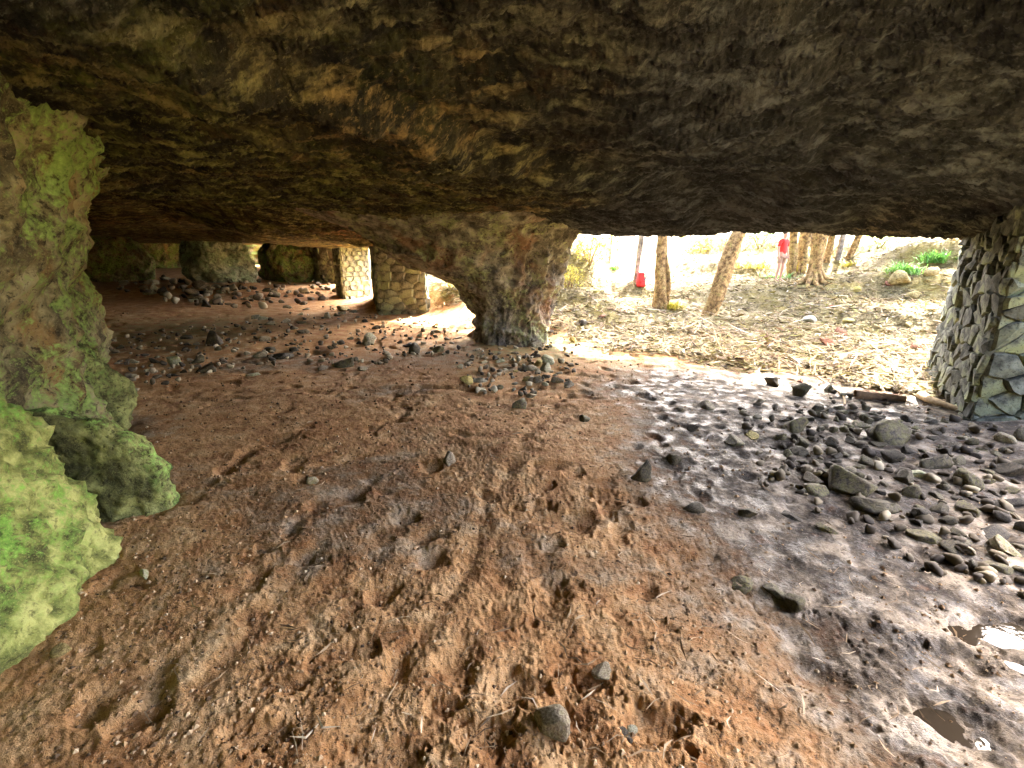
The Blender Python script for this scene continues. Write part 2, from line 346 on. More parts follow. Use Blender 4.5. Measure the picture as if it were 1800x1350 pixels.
M['mortar'] = mat_simple('mortar', [(.3, (.14, .13, .09)), (.7, (.36, .34, .26))], 14, .95, bump=.7, bd=.03)
M['bark'] = mat_rock('bark', (.08, .046, .018), (.26, .155, .06), (.46, .31, .13), moss=(.36, .30, .09), moss_amt=.35, scale=3.2)
M['bark_grey'] = mat_rock('bark_grey', (.12, .10, .08), (.27, .23, .18), (.42, .37, .30), scale=2.)
M['leaf'] = mat_island('tree_leaves', [(0, (.035, .075, .012)), (.5, (.075, .13, .02)), (1, (.13, .18, .035))], .55, .45)
M['plant'] = mat_island('plant_leaves', [(0, (.06, .17, .03)), (.6, (.12, .30, .05)), (1, (.22, .38, .08))], .5, .4)
M['yellow_plant'] = mat_island('yellow_leaves', [(0, (.22, .20, .03)), (.6, (.40, .34, .05)), (1, (.52, .46, .10))], .6, .4)
M['litter'] = mat_island('leaf_litter', [(0, (.03, .018, .008)), (.25, (.10, .07, .028)), (.5, (.20, .16, .06)), (.72, (.31, .265, .13)), (.86, (.22, .21, .045)), (.95, (.20, .09, .035)), (1, (.52, .48, .38))], .7, .15)
M['twig'] = mat_island('twigs', [(0, (.10, .065, .035)), (.5, (.24, .16, .085)), (.85, (.45, .35, .22)), (1, (.6, .5, .36))], .8)
M['wood'] = mat_simple('dead_wood', [(.3, (.10, .06, .035)), (.7, (.32, .20, .11))], 22, .85)
M['pale_wood'] = mat_simple('pale_wood', [(.3, (.30, .20, .10)), (.7, (.58, .46, .28))], 22, .8)
def mat_water():   # muddy water: opaque, mirror smooth
    s = NT('water'); s.b.inputs['IOR'].default_value = 1.33
    s.bump((s.noise(9, 3), .05, .02)); return s.out((.035, .026, .017), .04, .5)
M['water'] = mat_water()
M['red_cloth'] = mat_simple('red_cloth', [(.3, (.50, .02, .02)), (.7, (.70, .05, .04))], 20, .7, bump=.3)
M['grey_cloth'] = mat_simple('grey_cloth', [(.3, (.10, .10, .11)), (.7, (.25, .25, .26))], 30, .8)
M['khaki_cloth'] = mat_simple('khaki_cloth', [(.3, (.30, .20, .14)), (.7, (.42, .30, .22))], 25, .8)
M['skin'] = mat_simple('skin', [(.3, (.42, .24, .16)), (.7, (.52, .31, .22))], 10, .55, bump=.1)
M['hair'] = mat_simple('hair', [(.3, (.03, .02, .012)), (.7, (.07, .045, .025))], 60, .5)

# ------------------------------------------------------------------ ground: one sheet to the horizon, finest where the camera looks
azf = np.radians(np.linspace(-58, 58, 820)); azb = np.radians(np.arange(61, 300, 3.)); az = np.concatenate([azf, azb])
rr = [.35]
while rr[-1] < 420:
    r0 = rr[-1]; rr.append(r0 * (1 + (.02 if r0 < .8 else .0058 if r0 < 9 else .0075 if r0 < 20 else .03)))
rr = np.array(rr)
X = (rr[:, None] * np.sin(az)).ravel(); Y = (rr[:, None] * np.cos(az)).ravel()
Z = ground_z(X, Y)
V = np.stack([X, Y, Z], 1); V = np.vstack([V, [[0, 0, gz(0, 0)]]]); nc = len(az)
fan = np.array([(len(V) - 1, (j + 1) % nc, j) for j in range(nc)])
me = np_mesh('ground', V, grid_quads(len(rr), nc, True)[:, ::-1], fan)
P2 = V[:, :2]
vattr(me, 'wet', wetness(P2[:, 0], P2[:, 1])); vattr(me, 'out', outside(P2[:, 0], P2[:, 1]))
vattr(me, 'algae', np.clip(np.exp(-((P2[:, 0] - .5) ** 2 + (P2[:, 1] - 8.0) ** 2) / 2.2) * .8 + .7 * np.exp(-((P2[:, 0] + 6.5) ** 2 + (P2[:, 1] - 9.5) ** 2) / 5), 0, 1))
tag(obj('ground', me, M['ground']), 'trodden red-brown mud floor running out to leaf litter', kind='structure')

# ------------------------------------------------------------------ cave roof: a rock mass with a rough underside, a lip and a top
azr = np.concatenate([np.radians(np.linspace(-54, 54, 640)), np.radians(np.arange(57, 304, 3.))])
azr = (azr + np.pi) % (2 * np.pi) - np.pi; azr.sort()
Rm = np.interp(azr, rim_az, rim_r, left=np.nan, right=np.nan)
back = np.interp(azr, np.radians([-180, -150, -110, -75, -60, -50, -40, -30, -22]), [9.5, 8.5, 7, 8, 14, 26, 38, 38, 34.5])
back2 = np.interp(azr, np.radians([140, 160, 180]), [9.4, 9.5, 9.5])
Rm = np.where(np.isnan(Rm), np.where(azr > 0, back2, back), Rm)
Rm = Rm * (1 + .012 * fbm(np.stack([azr * 20, azr * 0], 1), 1., 3, 50))
ts = np.concatenate([np.geomspace(.7, 4, 230, endpoint=False), np.geomspace(4, 14, 300, endpoint=False), np.geomspace(14, 41, 60)])
rows = []
for t in ts:
    rw = np.minimum(t, Rm); rows.append(np.stack([rw * np.sin(azr), rw * np.cos(azr)], 1))
rows = np.array(rows); flat = rows.reshape(-1, 2)
zroof = roof_z(flat[:, 0], flat[:, 1])
# hanging lobes along the lip
azs = np.tile(azr, len(ts)); tt = np.minimum(1, np.repeat(ts, len(azr)) / np.tile(Rm, len(ts)))
lobe = .06 * np.maximum(0, fbm(np.stack([azs * 16, azs * 0 + 3], 1), 1., 3, 52)) * sstep(.9, 1, tt)
zroof = zroof - lobe * np.minimum(1, np.tile(Rm, len(ts)) / 8)
Vr = [np.column_stack([flat, zroof])]
last = np.column_stack([rows[-1], zroof.reshape(len(ts), -1)[-1]])
for k, (dr, dz) in enumerate([(.05, .03), (.12, .12), (.18, .3), (.22, .55), (.2, .9), (.15, 1.6), (-.3, 2.6), (-2.0, 3.2)]):
    q = last.copy(); f = 1 + dr / Rm; nn = .10 * fbm(np.column_stack([last[:, :2] * 1.5, np.full(len(last), k * .7)]), 1., 3, 53)
    q[:, 0] *= f + nn / Rm; q[:, 1] *= f + nn / Rm; q[:, 2] += dz; Vr.append(q)
cen = np.array([[0, 0, zroof[0]], [0, 0, 6.4]]); Vr = np.vstack(Vr + [cen]); nr = len(ts) + 8; nca = len(azr)
f1 = np.array([(len(Vr) - 2, j, (j + 1) % nca) for j in range(nca)]); b0 = (nr - 1) * nca
f2 = np.array([(len(Vr) - 1, b0 + (j + 1) % nca, b0 + j) for j in range(nca)])
me = np_mesh('cave_roof', Vr, grid_quads(nr, nca, True), np.vstack([f1, f2]))
x, y = Vr[:, 0], Vr[:, 1]
pp = Vr[:, :2]; warm_lit = sstep(2.0, -.8, x - .25 * y + .8 * fbm(pp, .5, 3, 57)) if False else 1 - sstep(-1.6, 1.0, x - .12 * y + .9 * fbm(pp, .5, 3, 57))
warm_lit = warm_lit * sstep(1.0, 3.2, y + .6 * fbm(pp, .8, 3, 59)); vattr(me, 'warm_lit', np.clip(warm_lit + .6 * sstep(3.0, 5.5, x) * sstep(4, 6, y), 0, 1))  # near roof turned dark grey: fall-off of light put into the colour
vattr(me, 'green', np.clip((1 - sstep(-2.2, .4, x + .5 * fbm(pp, .8, 2, 58))) * (1 - .5 * sstep(4, 9, y)) * sstep(1.2, 2.6, y), 0, 1))  # green also fades near the viewer, part of the painted darkening
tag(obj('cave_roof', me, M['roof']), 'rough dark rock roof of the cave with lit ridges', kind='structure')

# ------------------------------------------------------------------ cave walls of living rock
def wall(name, pts, base_z, top_z, amp, step, hz, mat, label, seed, lean=.0):
    pts = np.array(pts, float); seg = np.hypot(*np.diff(pts, axis=0).T); s = np.concatenate([[0], np.cumsum(seg)])
    sv = np.arange(0, s[-1], step); px = np.interp(sv, s, pts[:, 0]); py = np.interp(sv, s, pts[:, 1])
    k = max(1, int(.5 / step)); ker = np.ones(2 * k + 1) / (2 * k + 1)
    px = np.convolve(np.pad(px, k, 'edge'), ker, 'valid'); py = np.convolve(np.pad(py, k, 'edge'), ker, 'valid')
    tx, ty = np.gradient(px), np.gradient(py); l = np.hypot(tx, ty); nx, ny = ty / l, -tx / l
    zs = np.linspace(base_z, top_z, hz); Vw = []
    for z in zs:
        p3 = np.column_stack([px, py, np.full(len(px), z)])
        o = amp * fbm(p3 * [1, 1, .8], .9, 3, seed) + amp * .55 * fbm(p3, 2.6, 3, seed + 3, ridge=True) + .05 * fbm(p3, 8, 3, seed + 6, .6) + .02 * fbm(p3, 25, 2, seed + 9)
        o = o + .45 * max(0, .5 - z) * .6 + lean * max(0, z - .7)
        Vw.append(np.column_stack([px + nx * o, py + ny * o, np.full(len(px), z)]))
    me = np_mesh(name, np.vstack(Vw), grid_quads(len(zs), len(px)))
    return tag(obj(name, me, mat), label, kind='structure')
wall('cave_wall', [(-3.4,-6),(-3.1,-2),(-2.9,.6),(-2.78,2.0),(-3.35,3.35),(-4.8,4.7),(-6.6,6.3),(-8.3,7.9),(-9.8,9.3),(-11.6,10.6)], -.3, 3.2, .22, .035, 110, M['wall'], 'ochre and green rock wall along the left of the cave', 80, .34)
wall('cave_wall', [(-11.2,10.2),(-12.2,12.2),(-13.4,14.4),(-17,16.5),(-22,19),(-24,26),(-21,32),(-14,35.5),(-11,33)], -.3, 3.2, .35, .12, 50, M['wall'], 'shadowed rock wall at the back of the cave', 90)
wall('cave_wall', [(6.5,-8),(2,-9),(-2,-8),(-3.6,-5)], -.3, 3.4, .3, .12, 40, M['wall'], 'rock wall behind the viewer', 95)

def blob(name, centre, radii, mat, label, cat, seed, amp=.22, sub=6, rot=0, squash=None, group=None, kind=None, tilt=(0, 0), ridge=.5, mossdir=None, fine=1.):
    import bmesh
    bm = bmesh.new(); bmesh.ops.create_icosphere(bm, subdivisions=sub, radius=1)
    v = np.array([q.co[:] for q in bm.verts]); f = np.array([[l.index for l in p.verts] for p in bm.faces]); bm.free()
    d = v.copy(); k = np.array(radii)
    # cut by random planes for broken faces
    g = np.random.default_rng(seed)
    for _ in range(9):
        n = g.normal(size=3); n /= np.linalg.norm(n); h = g.uniform(.62, .92); e = d @ n - h; d = d - np.where(e > 0, e, 0)[:, None] * n * .8
    w = d * k; nn = v / k; nn /= np.linalg.norm(nn, axis=1)[:, None]
    sc = float(np.mean(k))
    o = amp * sc * (fbm(w, .9 / sc, 3, seed) + ridge * fbm(w, 2.4 / sc, 4, seed + 3, .55, ridge=True)) + fine * (.035 * sc * fbm(w, 9 / sc, 3, seed + 7, .6) + .018 * sc * fbm(w, 30 / sc, 2, seed + 11))
    w = w + nn * o[:, None]
    m = Matrix.Rotation(rot, 3, 'Z') @ Matrix.Rotation(tilt[0], 3, 'X') @ Matrix.Rotation(tilt[1], 3, 'Y')
    w = w @ np.array(m).T
    me = np_mesh(name, w, None, f)
    if mossdir is not None:
        wn_ = nn @ np.array(m).T
        mz = (w[:, 2] + centre[2])
        vattr(me, 'moss', np.clip(mossdir(w + np.array(centre), wn_), 0, 1))
    o_ = obj(name, me, mat, loc=centre); tag(o_, label, cat, group, kind); return o_
moss_full = lambda p, n: .50 + .6 * sstep(-.1, .7, n[:, 2] + .4 * n[:, 0]) + .5 * fbm(p, 2.6, 4, 5) - .6 * sstep(.42, .10, p[:, 2])
blob('mossy_boulder', (-2.80, 1.62, .20), (.86, .80, .92), M['moss'], 'bulging bright green mossy boulder in the lower left corner', 'boulder', 301, amp=.15, mossdir=moss_full, tilt=(0, .15), fine=2.3)
blob('rock_fin', (-3.02, 2.66, .12), (.78, .17, .66), M['fin'], 'sharp rock fin jutting out behind the bright green boulder', 'rock', 302, amp=.22, rot=R(6), tilt=(0, .55), mossdir=lambda p, n: .1 + 1.0 * sstep(.2, .7, n[:, 2]) + .5 * sstep(.2, .8, n[:, 0]) - .5 * sstep(-.2, -.8, n[:, 1]), fine=1.5)
blob('mossy_rock', (-4.0, 3.65, .30), (.60, .55, .72), M['fin'], 'rounded mossy rock at the wall foot beyond the fin', 'rock', 303, amp=.30, mossdir=lambda p, n: .2 + .7 * sstep(0, .8, n[:, 2]) + .5 * fbm(p, 2., 3, 6), fine=1.4)
blob('wall_buttress', (-5.0, 4.7, .9), (.62, .8, 1.4), M['wall'], 'tall green-stained rock buttress standing out from the left wall', 'rock', 304, amp=.26)
blob('wall_buttress', (-9.9, 9.6, .9), (.9, 1.0, 1.5), M['wall'], 'farther rock buttress beside the dark hollow on the left', 'rock', 305, amp=.25)
blob('rock_stub', (-11.3, 18.6, 1.0), (1.25, 1.0, 1.4), M['stub'], 'pale grey-green rock stub holding up the roof at the back', 'rock', 306, amp=.3)
blob('rock_stub', (-10.1, 21.6, .9), (1.1, .9, 1.6), M['wall'], 'added rock mass darkening the gap between the pale stub and the far stone pillar', 'rock', 308, amp=.3)  # placed to hide the lit wall behind and keep this gap dark
blob('rock_stub', (-16.0, 19.0, 1.0), (1.6, 1.2, 1.6), M['wall'], 'dim rounded rock inside the dark hollow at back left', 'rock', 307, amp=.2)

# ------------------------------------------------------------------ the natural pillar in the middle
def rock_pillar():
    cx, cyy = -.02, 8.7
    # (height, left x, right x, half depth) read off the outline at 8.7 m
    prof = [(-.25,-.95,.70,.72),(0,-.80,.62,.64),(.18,-.66,.58,.55),(.38,-.60,.62,.50),(.62,-.72,.74,.54),(.85,-.84,.84,.60),(1.05,-1.06,.90,.66),(1.2,-1.35,.92,.74),(1.32,-1.75,.93,.84),(1.5,-2.05,.95,.95),(1.75,-2.35,1.0,1.15),(1.95,-2.7,1.15,1.4),(2.15,-3.2,1.5,1.8),(2.5,-4.2,2.4,2.4)]
    pr = np.array(prof); zs = np.linspace(-.25, 2.5, 200); L = np.interp(zs, pr[:, 0], pr[:, 1]); Rr = np.interp(zs, pr[:, 0], pr[:, 2]); D = np.interp(zs, pr[:, 0], pr[:, 3])
    ker = np.ones(7) / 7; L, Rr, D = [np.convolve(np.pad(a, 3, 'edge'), ker, 'valid') for a in (L, Rr, D)]
    th = np.linspace(0, 2 * np.pi, 360, endpoint=False); Vp = []
    for z, l, r_, d in zip(zs, L, Rr, D):
        c = (l + r_) / 2; h = (r_ - l) / 2; ct, st = np.cos(th), np.sin(th)
        p = np.column_stack([c + h * np.sign(ct) * np.abs(ct) ** .85, d * np.sign(st) * np.abs(st) ** .85, np.full(len(th), z)])
        n = np.column_stack([ct, st, ct * 0]); 
        o = .15 * fbm(p * [1, 1, .7], 1.5, 3, 330) + .17 * fbm(p * [1, 1, .5], 3.0, 4, 333, .55, ridge=True) + .04 * fbm(p, 10, 3, 337, .6) + .015 * fbm(p, 34, 2, 341)
        Vp.append(p + n * o[:, None])
    me = np_mesh('rock_pillar', np.vstack(Vp), grid_quads(len(zs), len(th), True))
    return tag(obj('rock_pillar', me, M['pillar'], loc=(cx, cyy, 0)), 'natural rock pillar flaring up into the roof at the centre', 'rock pillar')
rock_pillar()

# ------------------------------------------------------------------ rubble masonry pillars
def masonry(name, plan, height, sizes, mat, label, batter=.0, seed=1, topz=None, jag=0, faces=None, wild=.12):
    """plan: corners (counter-clockwise seen from above); courses of irregular stones on every side round a recessed core"""
    g = np.random.default_rng(seed); plan = [np.array(p, float) for p in plan]; cen = sum(plan) / len(plan)
    zb = min(gz(*p) for p in plan) - .06; root = empty(name, (cen[0], cen[1], zb)); tag(root, label, 'stone pillar', None)
    cv = []
    for k, z in enumerate((0, height)):
        for p in plan:
            d = p - cen; q = d * (1 - (batter * z)) ; q = q * (1 - .02 / np.linalg.norm(d)); cv.append((q[0], q[1], z + (.0 if k == 0 else .0)))
    n = len(plan); quads = [(i, (i + 1) % n, n + (i + 1) % n, n + i) for i in range(n)]
    core = bpy.data.meshes.new('core'); core.from_pydata(cv, [], quads + [tuple(range(n, 2 * n))]); obj('core', core, M['mortar'], root)
    smin, smax = sizes
    def cells(W, H):
        S = []; z = 0
        while z < H + smin:
            h = g.uniform(smin, smax) * .62; xx = g.uniform(-smax, 0)
            while xx < W + smin:
                w = g.uniform(smin, smax * 1.15); S.append((xx + w / 2 + g.normal(0, wild * w), z + h / 2 + g.normal(0, wild * h))); xx += w
            z += h
        S = np.array(S); out = []
        for i, c in enumerate(S):
            poly = [(0, 0), (W, 0), (W, H), (0, H)]; dd = np.hypot(*((S - c) * [1, 1.5]).T)
            for j in np.argsort(dd)[1:22]:
                m = (S[i] + S[j]) / 2; n_ = (S[j] - S[i]) * [1, 2.25]; new = []
                for a_, b_ in zip(poly, poly[1:] + poly[:1]):
                    ea, eb = (a_[0] - m[0]) * n_[0] + (a_[1] - m[1]) * n_[1], (b_[0] - m[0]) * n_[0] + (b_[1] - m[1]) * n_[1]
                    if ea <= 0: new.append(a_)
                    if ea * eb < 0: k = ea / (ea - eb); new.append((a_[0] + (b_[0] - a_[0]) * k, a_[1] + (b_[1] - a_[1]) * k))
                poly = new
                if len(poly) < 3: break
            if len(poly) >= 3:
                p = np.array(poly); keep = [k for k in range(len(p)) if np.hypot(*(p[k] - p[k - 1])) > .02]; p = p[keep]
                if len(p) >= 3 and np.ptp(p[:, 0]) > .05 and np.ptp(p[:, 1]) > .035: out.append(p)
        return out
    for fi in range(n):
        if faces is not None and fi not in faces: continue
        A, B = plan[fi] - cen, plan[(fi + 1) % n] - cen; W = np.linalg.norm(B - A); t = (B - A) / W; nrm = np.array([t[1], -t[0]])
        for p in cells(W, height):
            c = p.mean(0)
            if jag and c[1] > height - jag and g.random() < .6: continue
            q = []
            for a_, b_ in zip(p, np.roll(p, -1, 0)): q += [a_, (a_ + b_) / 2 + g.normal(0, .010, 2)]
            q = np.array(q); sz = min(np.ptp(p[:, 0]), np.ptp(p[:, 1])); k = len(q); dep = g.uniform(.0, .035) + .09 * sz; tl = g.normal(0, .10, 2); vv = []
            for ins, dd in ((1 - .002 / sz, -.10), (1 - .004 / sz - .008, dep * .35), (.86, dep)):
                for a_ in q:
                    e = c + (a_ - c) * ins; dj = dd + (g.uniform(-.22, .22) * .1 * sz + float(tl @ (e - c)) if dd > 0 else 0); s_ = 1 - batter * e[1]
                    w_ = (A + t * e[0]) * s_ + nrm * dj; vv.append((w_[0], w_[1], e[1]))
            w_ = (A + t * c[0]) * (1 - batter * c[1]) + nrm * (dep + g.uniform(-.01, .02)); vv.append((w_[0], w_[1], c[1]))
            ff = [(r * k + i, r * k + (i + 1) % k, (r + 1) * k + (i + 1) % k, (r + 1) * k + i) for r in (0, 1) for i in range(k)] + [(2 * k + i, 2 * k + (i + 1) % k, 3 * k) for i in range(k)]
            c0 = np.mean(vv, 0); m_ = bpy.data.meshes.new('stone'); m_.from_pydata([tuple(np.array(v_) - c0) for v_ in vv], [], ff)
            for i, pl in enumerate(m_.polygons): pl.use_smooth = False
            obj('stone', m_, mat, root, loc=c0)
    return root
def off(p, q, d):   # point d metres beyond p, away from q
    p, q = np.array(p), np.array(q); v = p - q; return p + v / np.linalg.norm(v) * d
pA, pB = px_ground(1632, 655), px_ground(1702, 742)
masonry('stone_pillar', [pA, pB, pB + np.array([1.5, -.55]), pA + np.array([1.5, -.3])], 2.2, (.14, .32), M['masonry_dark'], 'big dark rubble stone pillar at the right edge', .02, 5, faces=[0, 1], wild=.27)
f1, f2 = px_ground(667, 551), px_ground(752, 547)
masonry('stone_pillar', [f1 + np.array([-.45, 1.2]), f1, f2, f2 + np.array([-.45, 1.2])], 1.80, (.20, .42), M['masonry'], 'sunlit block stone pillar just left of the natural pillar', .015, 8)
g1, g2 = px_ground(606, 526), px_ground(652, 519)
masonry('stone_pillar', [g1 + np.array([-.6, 1.0]), g1, g2, g2 + np.array([-.6, 1.0])], 1.80, (.18, .34), M['masonry'], 'narrow pale stone pillar farther back, behind the block pillar', 0, 9)
h1, h2 = px_ground(566, 497), px_ground(600, 499)
masonry('stone_pillar', [h1 + np.array([-.7, 1.0]), h1, h2, h2 + np.array([-.7, 1.0])], 1.75, (.2, .4), M['masonry'], 'small farthest stone pillar glimpsed beside the dark gap', 0, 10, jag=.7)

# ------------------------------------------------------------------ loose stones
def stone_mesh(seed, sub=3):
    import bmesh
    bm = bmesh.new(); bmesh.ops.create_icosphere(bm, subdivisions=sub, radius=1)
    v = np.array([q.co[:] for q in bm.verts]); f = np.array([[l.index for l in p.verts] for p in bm.faces]); bm.free()
    g = np.random.default_rng(seed); d = v.copy()
    for _ in range(11):
        n = g.normal(size=3); n /= np.linalg.norm(n); h = g.uniform(.42, .8); e = d @ n - h; d = d - np.where(e > 0, e, 0)[:, None] * n * .98
    d = d * (1 + .16 * fbm(v, 1.4, 3, seed)[:, None] + .07 * fbm(v, 3.6, 3, seed + 5, .6, ridge=True)[:, None] + .03 * fbm(v, 11, 2, seed + 8)[:, None])
    d *= np.array([1.0, g.uniform(.65, .95), g.uniform(.5, .8)]); d /= np.abs(d[:, 0]).max(); d[:, 2] -= d[:, 2].min()
    return np_mesh('stone', d, None, f)
base_stones = [stone_mesh(500 + i) for i in range(12)]
stone_lib = {}
def stone(x, y, w, mat, label, group=None, sink=.58, k=None, tall=1., cat='stone', name='stone'):
    """a loose stone w metres across standing on the ground"""
    k = rnd.randrange(12) if k is None else k
    key = (k, mat)
    if key not in stone_lib:
        m_ = base_stones[k].copy(); m_.materials.clear(); m_.materials.append(M[mat]); stone_lib[key] = m_
    o = obj(name, stone_lib[key]); s = w / 2; sz = s * tall
    o.scale = (s, s * rnd.uniform(.85, 1.1), sz); o.rotation_euler = (rnd.uniform(-.15, .15), rnd.uniform(-.15, .15), rnd.uniform(0, 6.28))
    zmin = gz(x, y); o.location = (x, y, zmin - sink * sz * .8); tag(o, label, cat, group); return o
def px_stone(u, v, wpx, mat, label, **k):
    p = px_ground(u, v); dist = np.linalg.norm([p[0], p[1], CAMZ]); 
    fwd = p[1] * CP + CAMZ * SP
    return stone(p[0], p[1] + .3 * wpx / FPX * fwd, wpx / FPX * fwd, mat, label, **k)
taken = []
NAMED = [
 (1135,848,44,'dark_stone','upright pointed dark stone alone on the wet mud','k=1',1.9),(1222,905,44,'dark_stone','wedge shaped dark stone lying right of the upright pointed one','',1.1),
 (1322,915,46,'dark_stone','dark lump half sunk in mud, left of the pair near the stone field','',.9),(1402,912,50,'dark_stone','flat ribbed dark stone at the lower edge of the stone field','',.8),(1460,940,40,'dark_stone','knobbly dark stone just below the flat ribbed one','',1.1),
 (790,818,36,'tan_stone','small tan stone casting a shadow in the middle of the floor','',1.2),(548,852,24,'tan_stone','tiny pale stone with a long shadow on brown mud, left of centre','',1.2),
 (250,1022,34,'pale_stone','pale chip of stone beside the dark hole by the mossy boulder','',1.2),(100,1160,40,'yellow_stone','square yellowish stone at the foot of the bright mossy boulder','',1.1),(278,882,26,'pale_stone','pale triangular stone by the tip of the rock fin','',1.3),(243,815,40,'dark_stone','dull stone at the wall foot beyond the rock fin','',1.),
 (365,608,44,'dark_stone','large dark angular stone in the left part of the scatter','',1.3),(492,630,44,'dark_stone','dark round stone with a long shadow, front of the left scatter','',1.1),(440,662,34,'pale_stone','pale faced stone at the front of the left scatter','',1.1),
 (600,645,46,'dark_stone','two toned stone in the short row before the block pillar','',1.),(565,650,24,'tan_stone','small stone at the left end of the short row','',1.),(635,650,24,'tan_stone','small stone at the right end of the short row','',1.),
 (822,675,24,'yellow_stone','yellow tinged stone in front of the rubble round the rock pillar','',1.1),(912,718,36,'dark_stone','black round stone on the path right of centre, nearest of its cluster','',.9),(1032,742,30,'dark_stone','dark stone right of the cluster on the trodden path','',1.1),(935,700,26,'tan_stone','brown stone behind the black round one','',1.),(1000,682,26,'tan_stone','brown stone at the right end of the pillar rubble','',1.),
 (1245,720,34,'dark_stone','dark stone at the left tip of the stone field','',1.),(1222,757,28,'dark_stone','small dark stone below the left tip of the stone field','',1.),(1325,772,36,'yellow_stone','yellow green rounded stone at the left edge of the stone field','',1.3),(1294,785,36,'dark_stone','pale topped dark stone beside the yellow green one','',1.),
 (1185,812,34,'dark_stone','dark stone right of the upright pointed one','',.9),(1505,870,76,'dark_stone','big steep dark boulder in the stone field','',1.5),(1560,905,90,'dark_stone','broad low dark boulder in front of the big steep one','',1.0),(1410,765,60,'dark_stone','large brown stone at the back left of the stone field','',1.2),(1590,785,90,'dark_stone','long dark slab at the back of the stone field','',.9),(1640,955,60,'dark_stone','dark stone at the bottom tip of the stone field','',1.),(1700,975,70,'dark_stone','long dark stone lying low at the bottom of the stone field','',.7),(1625,848,46,'pale_stone','white topped stone in the middle of the stone field','',.8),
 (1312,1042,50,'dark_stone','dark stone half sunk in wet mud, left of the row of three','',1.),(1372,1055,50,'dark_stone','dark stone in the middle of the row of three in the mud','',.9),(1405,1075,46,'dark_stone','dark stone at the lower right end of the row of three','',.9),
 (970,1290,76,'tan_stone','big pitted clod of earth and stone at the bottom centre','',1.2),(1060,1195,40,'tan_stone','crumbly pale clod above the big pitted one','',1.),(1112,1280,28,'pale_stone','small pale lump right of the big pitted clod','',1.),(1100,1300,40,'dark_stone','dark lump by the small pale one at the bottom','',1.),
 (1372,640,28,'red_stone','reddish stone with a white side at the cave mouth','',1.3),(1348,655,28,'dark_stone','grey slab under the reddish stone at the cave mouth','',.7),(1358,676,28,'dark_stone','dark stone in front of the grey slab at the mouth','',1.),(1410,672,24,'red_stone','small maroon stone right of the grey slab','',1.),(1412,700,30,'dark_stone','square dark stone on the edge of the mud','',1.3),(1465,692,34,'dark_stone','conical dark stone left of the fallen pole','',1.3),(1630,692,38,'yellow_stone','yellow topped stone at the end of the fallen pole','',1.),(1460,608,32,'red_stone','maroon flat stone on the leaf litter outside','',.7),(1620,612,34,'red_stone','maroon flat stone by the right stone pillar','',.7),
 (1345,568,22,'yellow_stone','orange stone on the litter right of the leaning trunk','',1.),(1275,525,16,'yellow_stone','small orange stone behind the leaning trunk','',1.),(1605,570,28,'yellow_stone','yellow stone on the slope nearest the right pillar','',.9),(1497,562,22,'yellow_stone','mossy round stone low on the slope','',1.),(1432,565,36,'pale_stone','white flat stone on the litter below the root spread','',.6),(1525,545,26,'yellow_stone','yellow brown stone in the middle of the slope','',1.),(1508,515,22,'yellow_stone','yellow brown stone on the slope right of the roots','',1.),(1610,526,26,'yellow_stone','olive stone below the mossy cluster on the slope','',1.),(1585,505,44,'yellow_stone','broad mossy stone, largest of the slope cluster','',.9),(1640,490,26,'yellow_stone','ochre stone at the right of the slope cluster','',1.),(1565,507,24,'red_stone','purple stone left of the broad mossy one','',.7),
 (1058,557,18,'red_stone','small red stone on the litter right of the rock pillar','',1.),(1100,535,16,'yellow_stone','bright yellow stone on the litter left of the twin stemmed trunk','',1.),(1025,575,22,'dark_stone','grey stone on the bank right of the rock pillar','',1.1),(730,570,16,'red_stone','small maroon stone before the block pillar','',1.1),(660,580,16,'dark_stone','small dark stone left of the block pillar front','',1.),(600,545,34,'yellow_stone','ochre stone at the foot of the narrow pale pillar','',.9),(1200,722,20,'tan_stone','tiny stone left of the stone field tip','',1.),
]
for (u, v, w, mt, lb, opt, tall) in NAMED:
    o = px_stone(u, v, w, mt, lb, tall=tall * 1.0, k=(1 if opt else None)); taken.append((o.location.x, o.location.y, o.scale.x))
def in_poly(u, v, poly):
    c = False; j = len(poly) - 1
    for i in range(len(poly)):
        (xi, yi), (xj, yj) = poly[i], poly[j]
        if (yi > v) != (yj > v) and u < (xj - xi) * (v - yi) / (yj - yi) + xi: c = not c
        j = i
    return c
def scatter(poly, n, wr, mats, label, group, sep=.62, tries=4000, power=2., bias=None):
    us = [p[0] for p in poly]; vv = [p[1] for p in poly]; made = 0
    for _ in range(tries):
        if made >= n: break
        u, v = rnd.uniform(min(us), max(us)), rnd.uniform(min(vv), max(vv))
        if not in_poly(u, v, poly): continue
        p = px_ground(u, v); w = wr[0] + (wr[1] - wr[0]) * rnd.random() ** power
        if any((p[0] - a) ** 2 + (p[1] - b) ** 2 < (sep * (w * .5 + c)) ** 2 * 1.6 for a, b, c in taken): continue
        mm = rnd.choice(mats); stone(p[0], p[1], w, mm, label(w, u, v, mm) if callable(label) else label, group, tall=rnd.uniform(.85, 1.3)); taken.append((p[0], p[1], w / 2)); made += 1
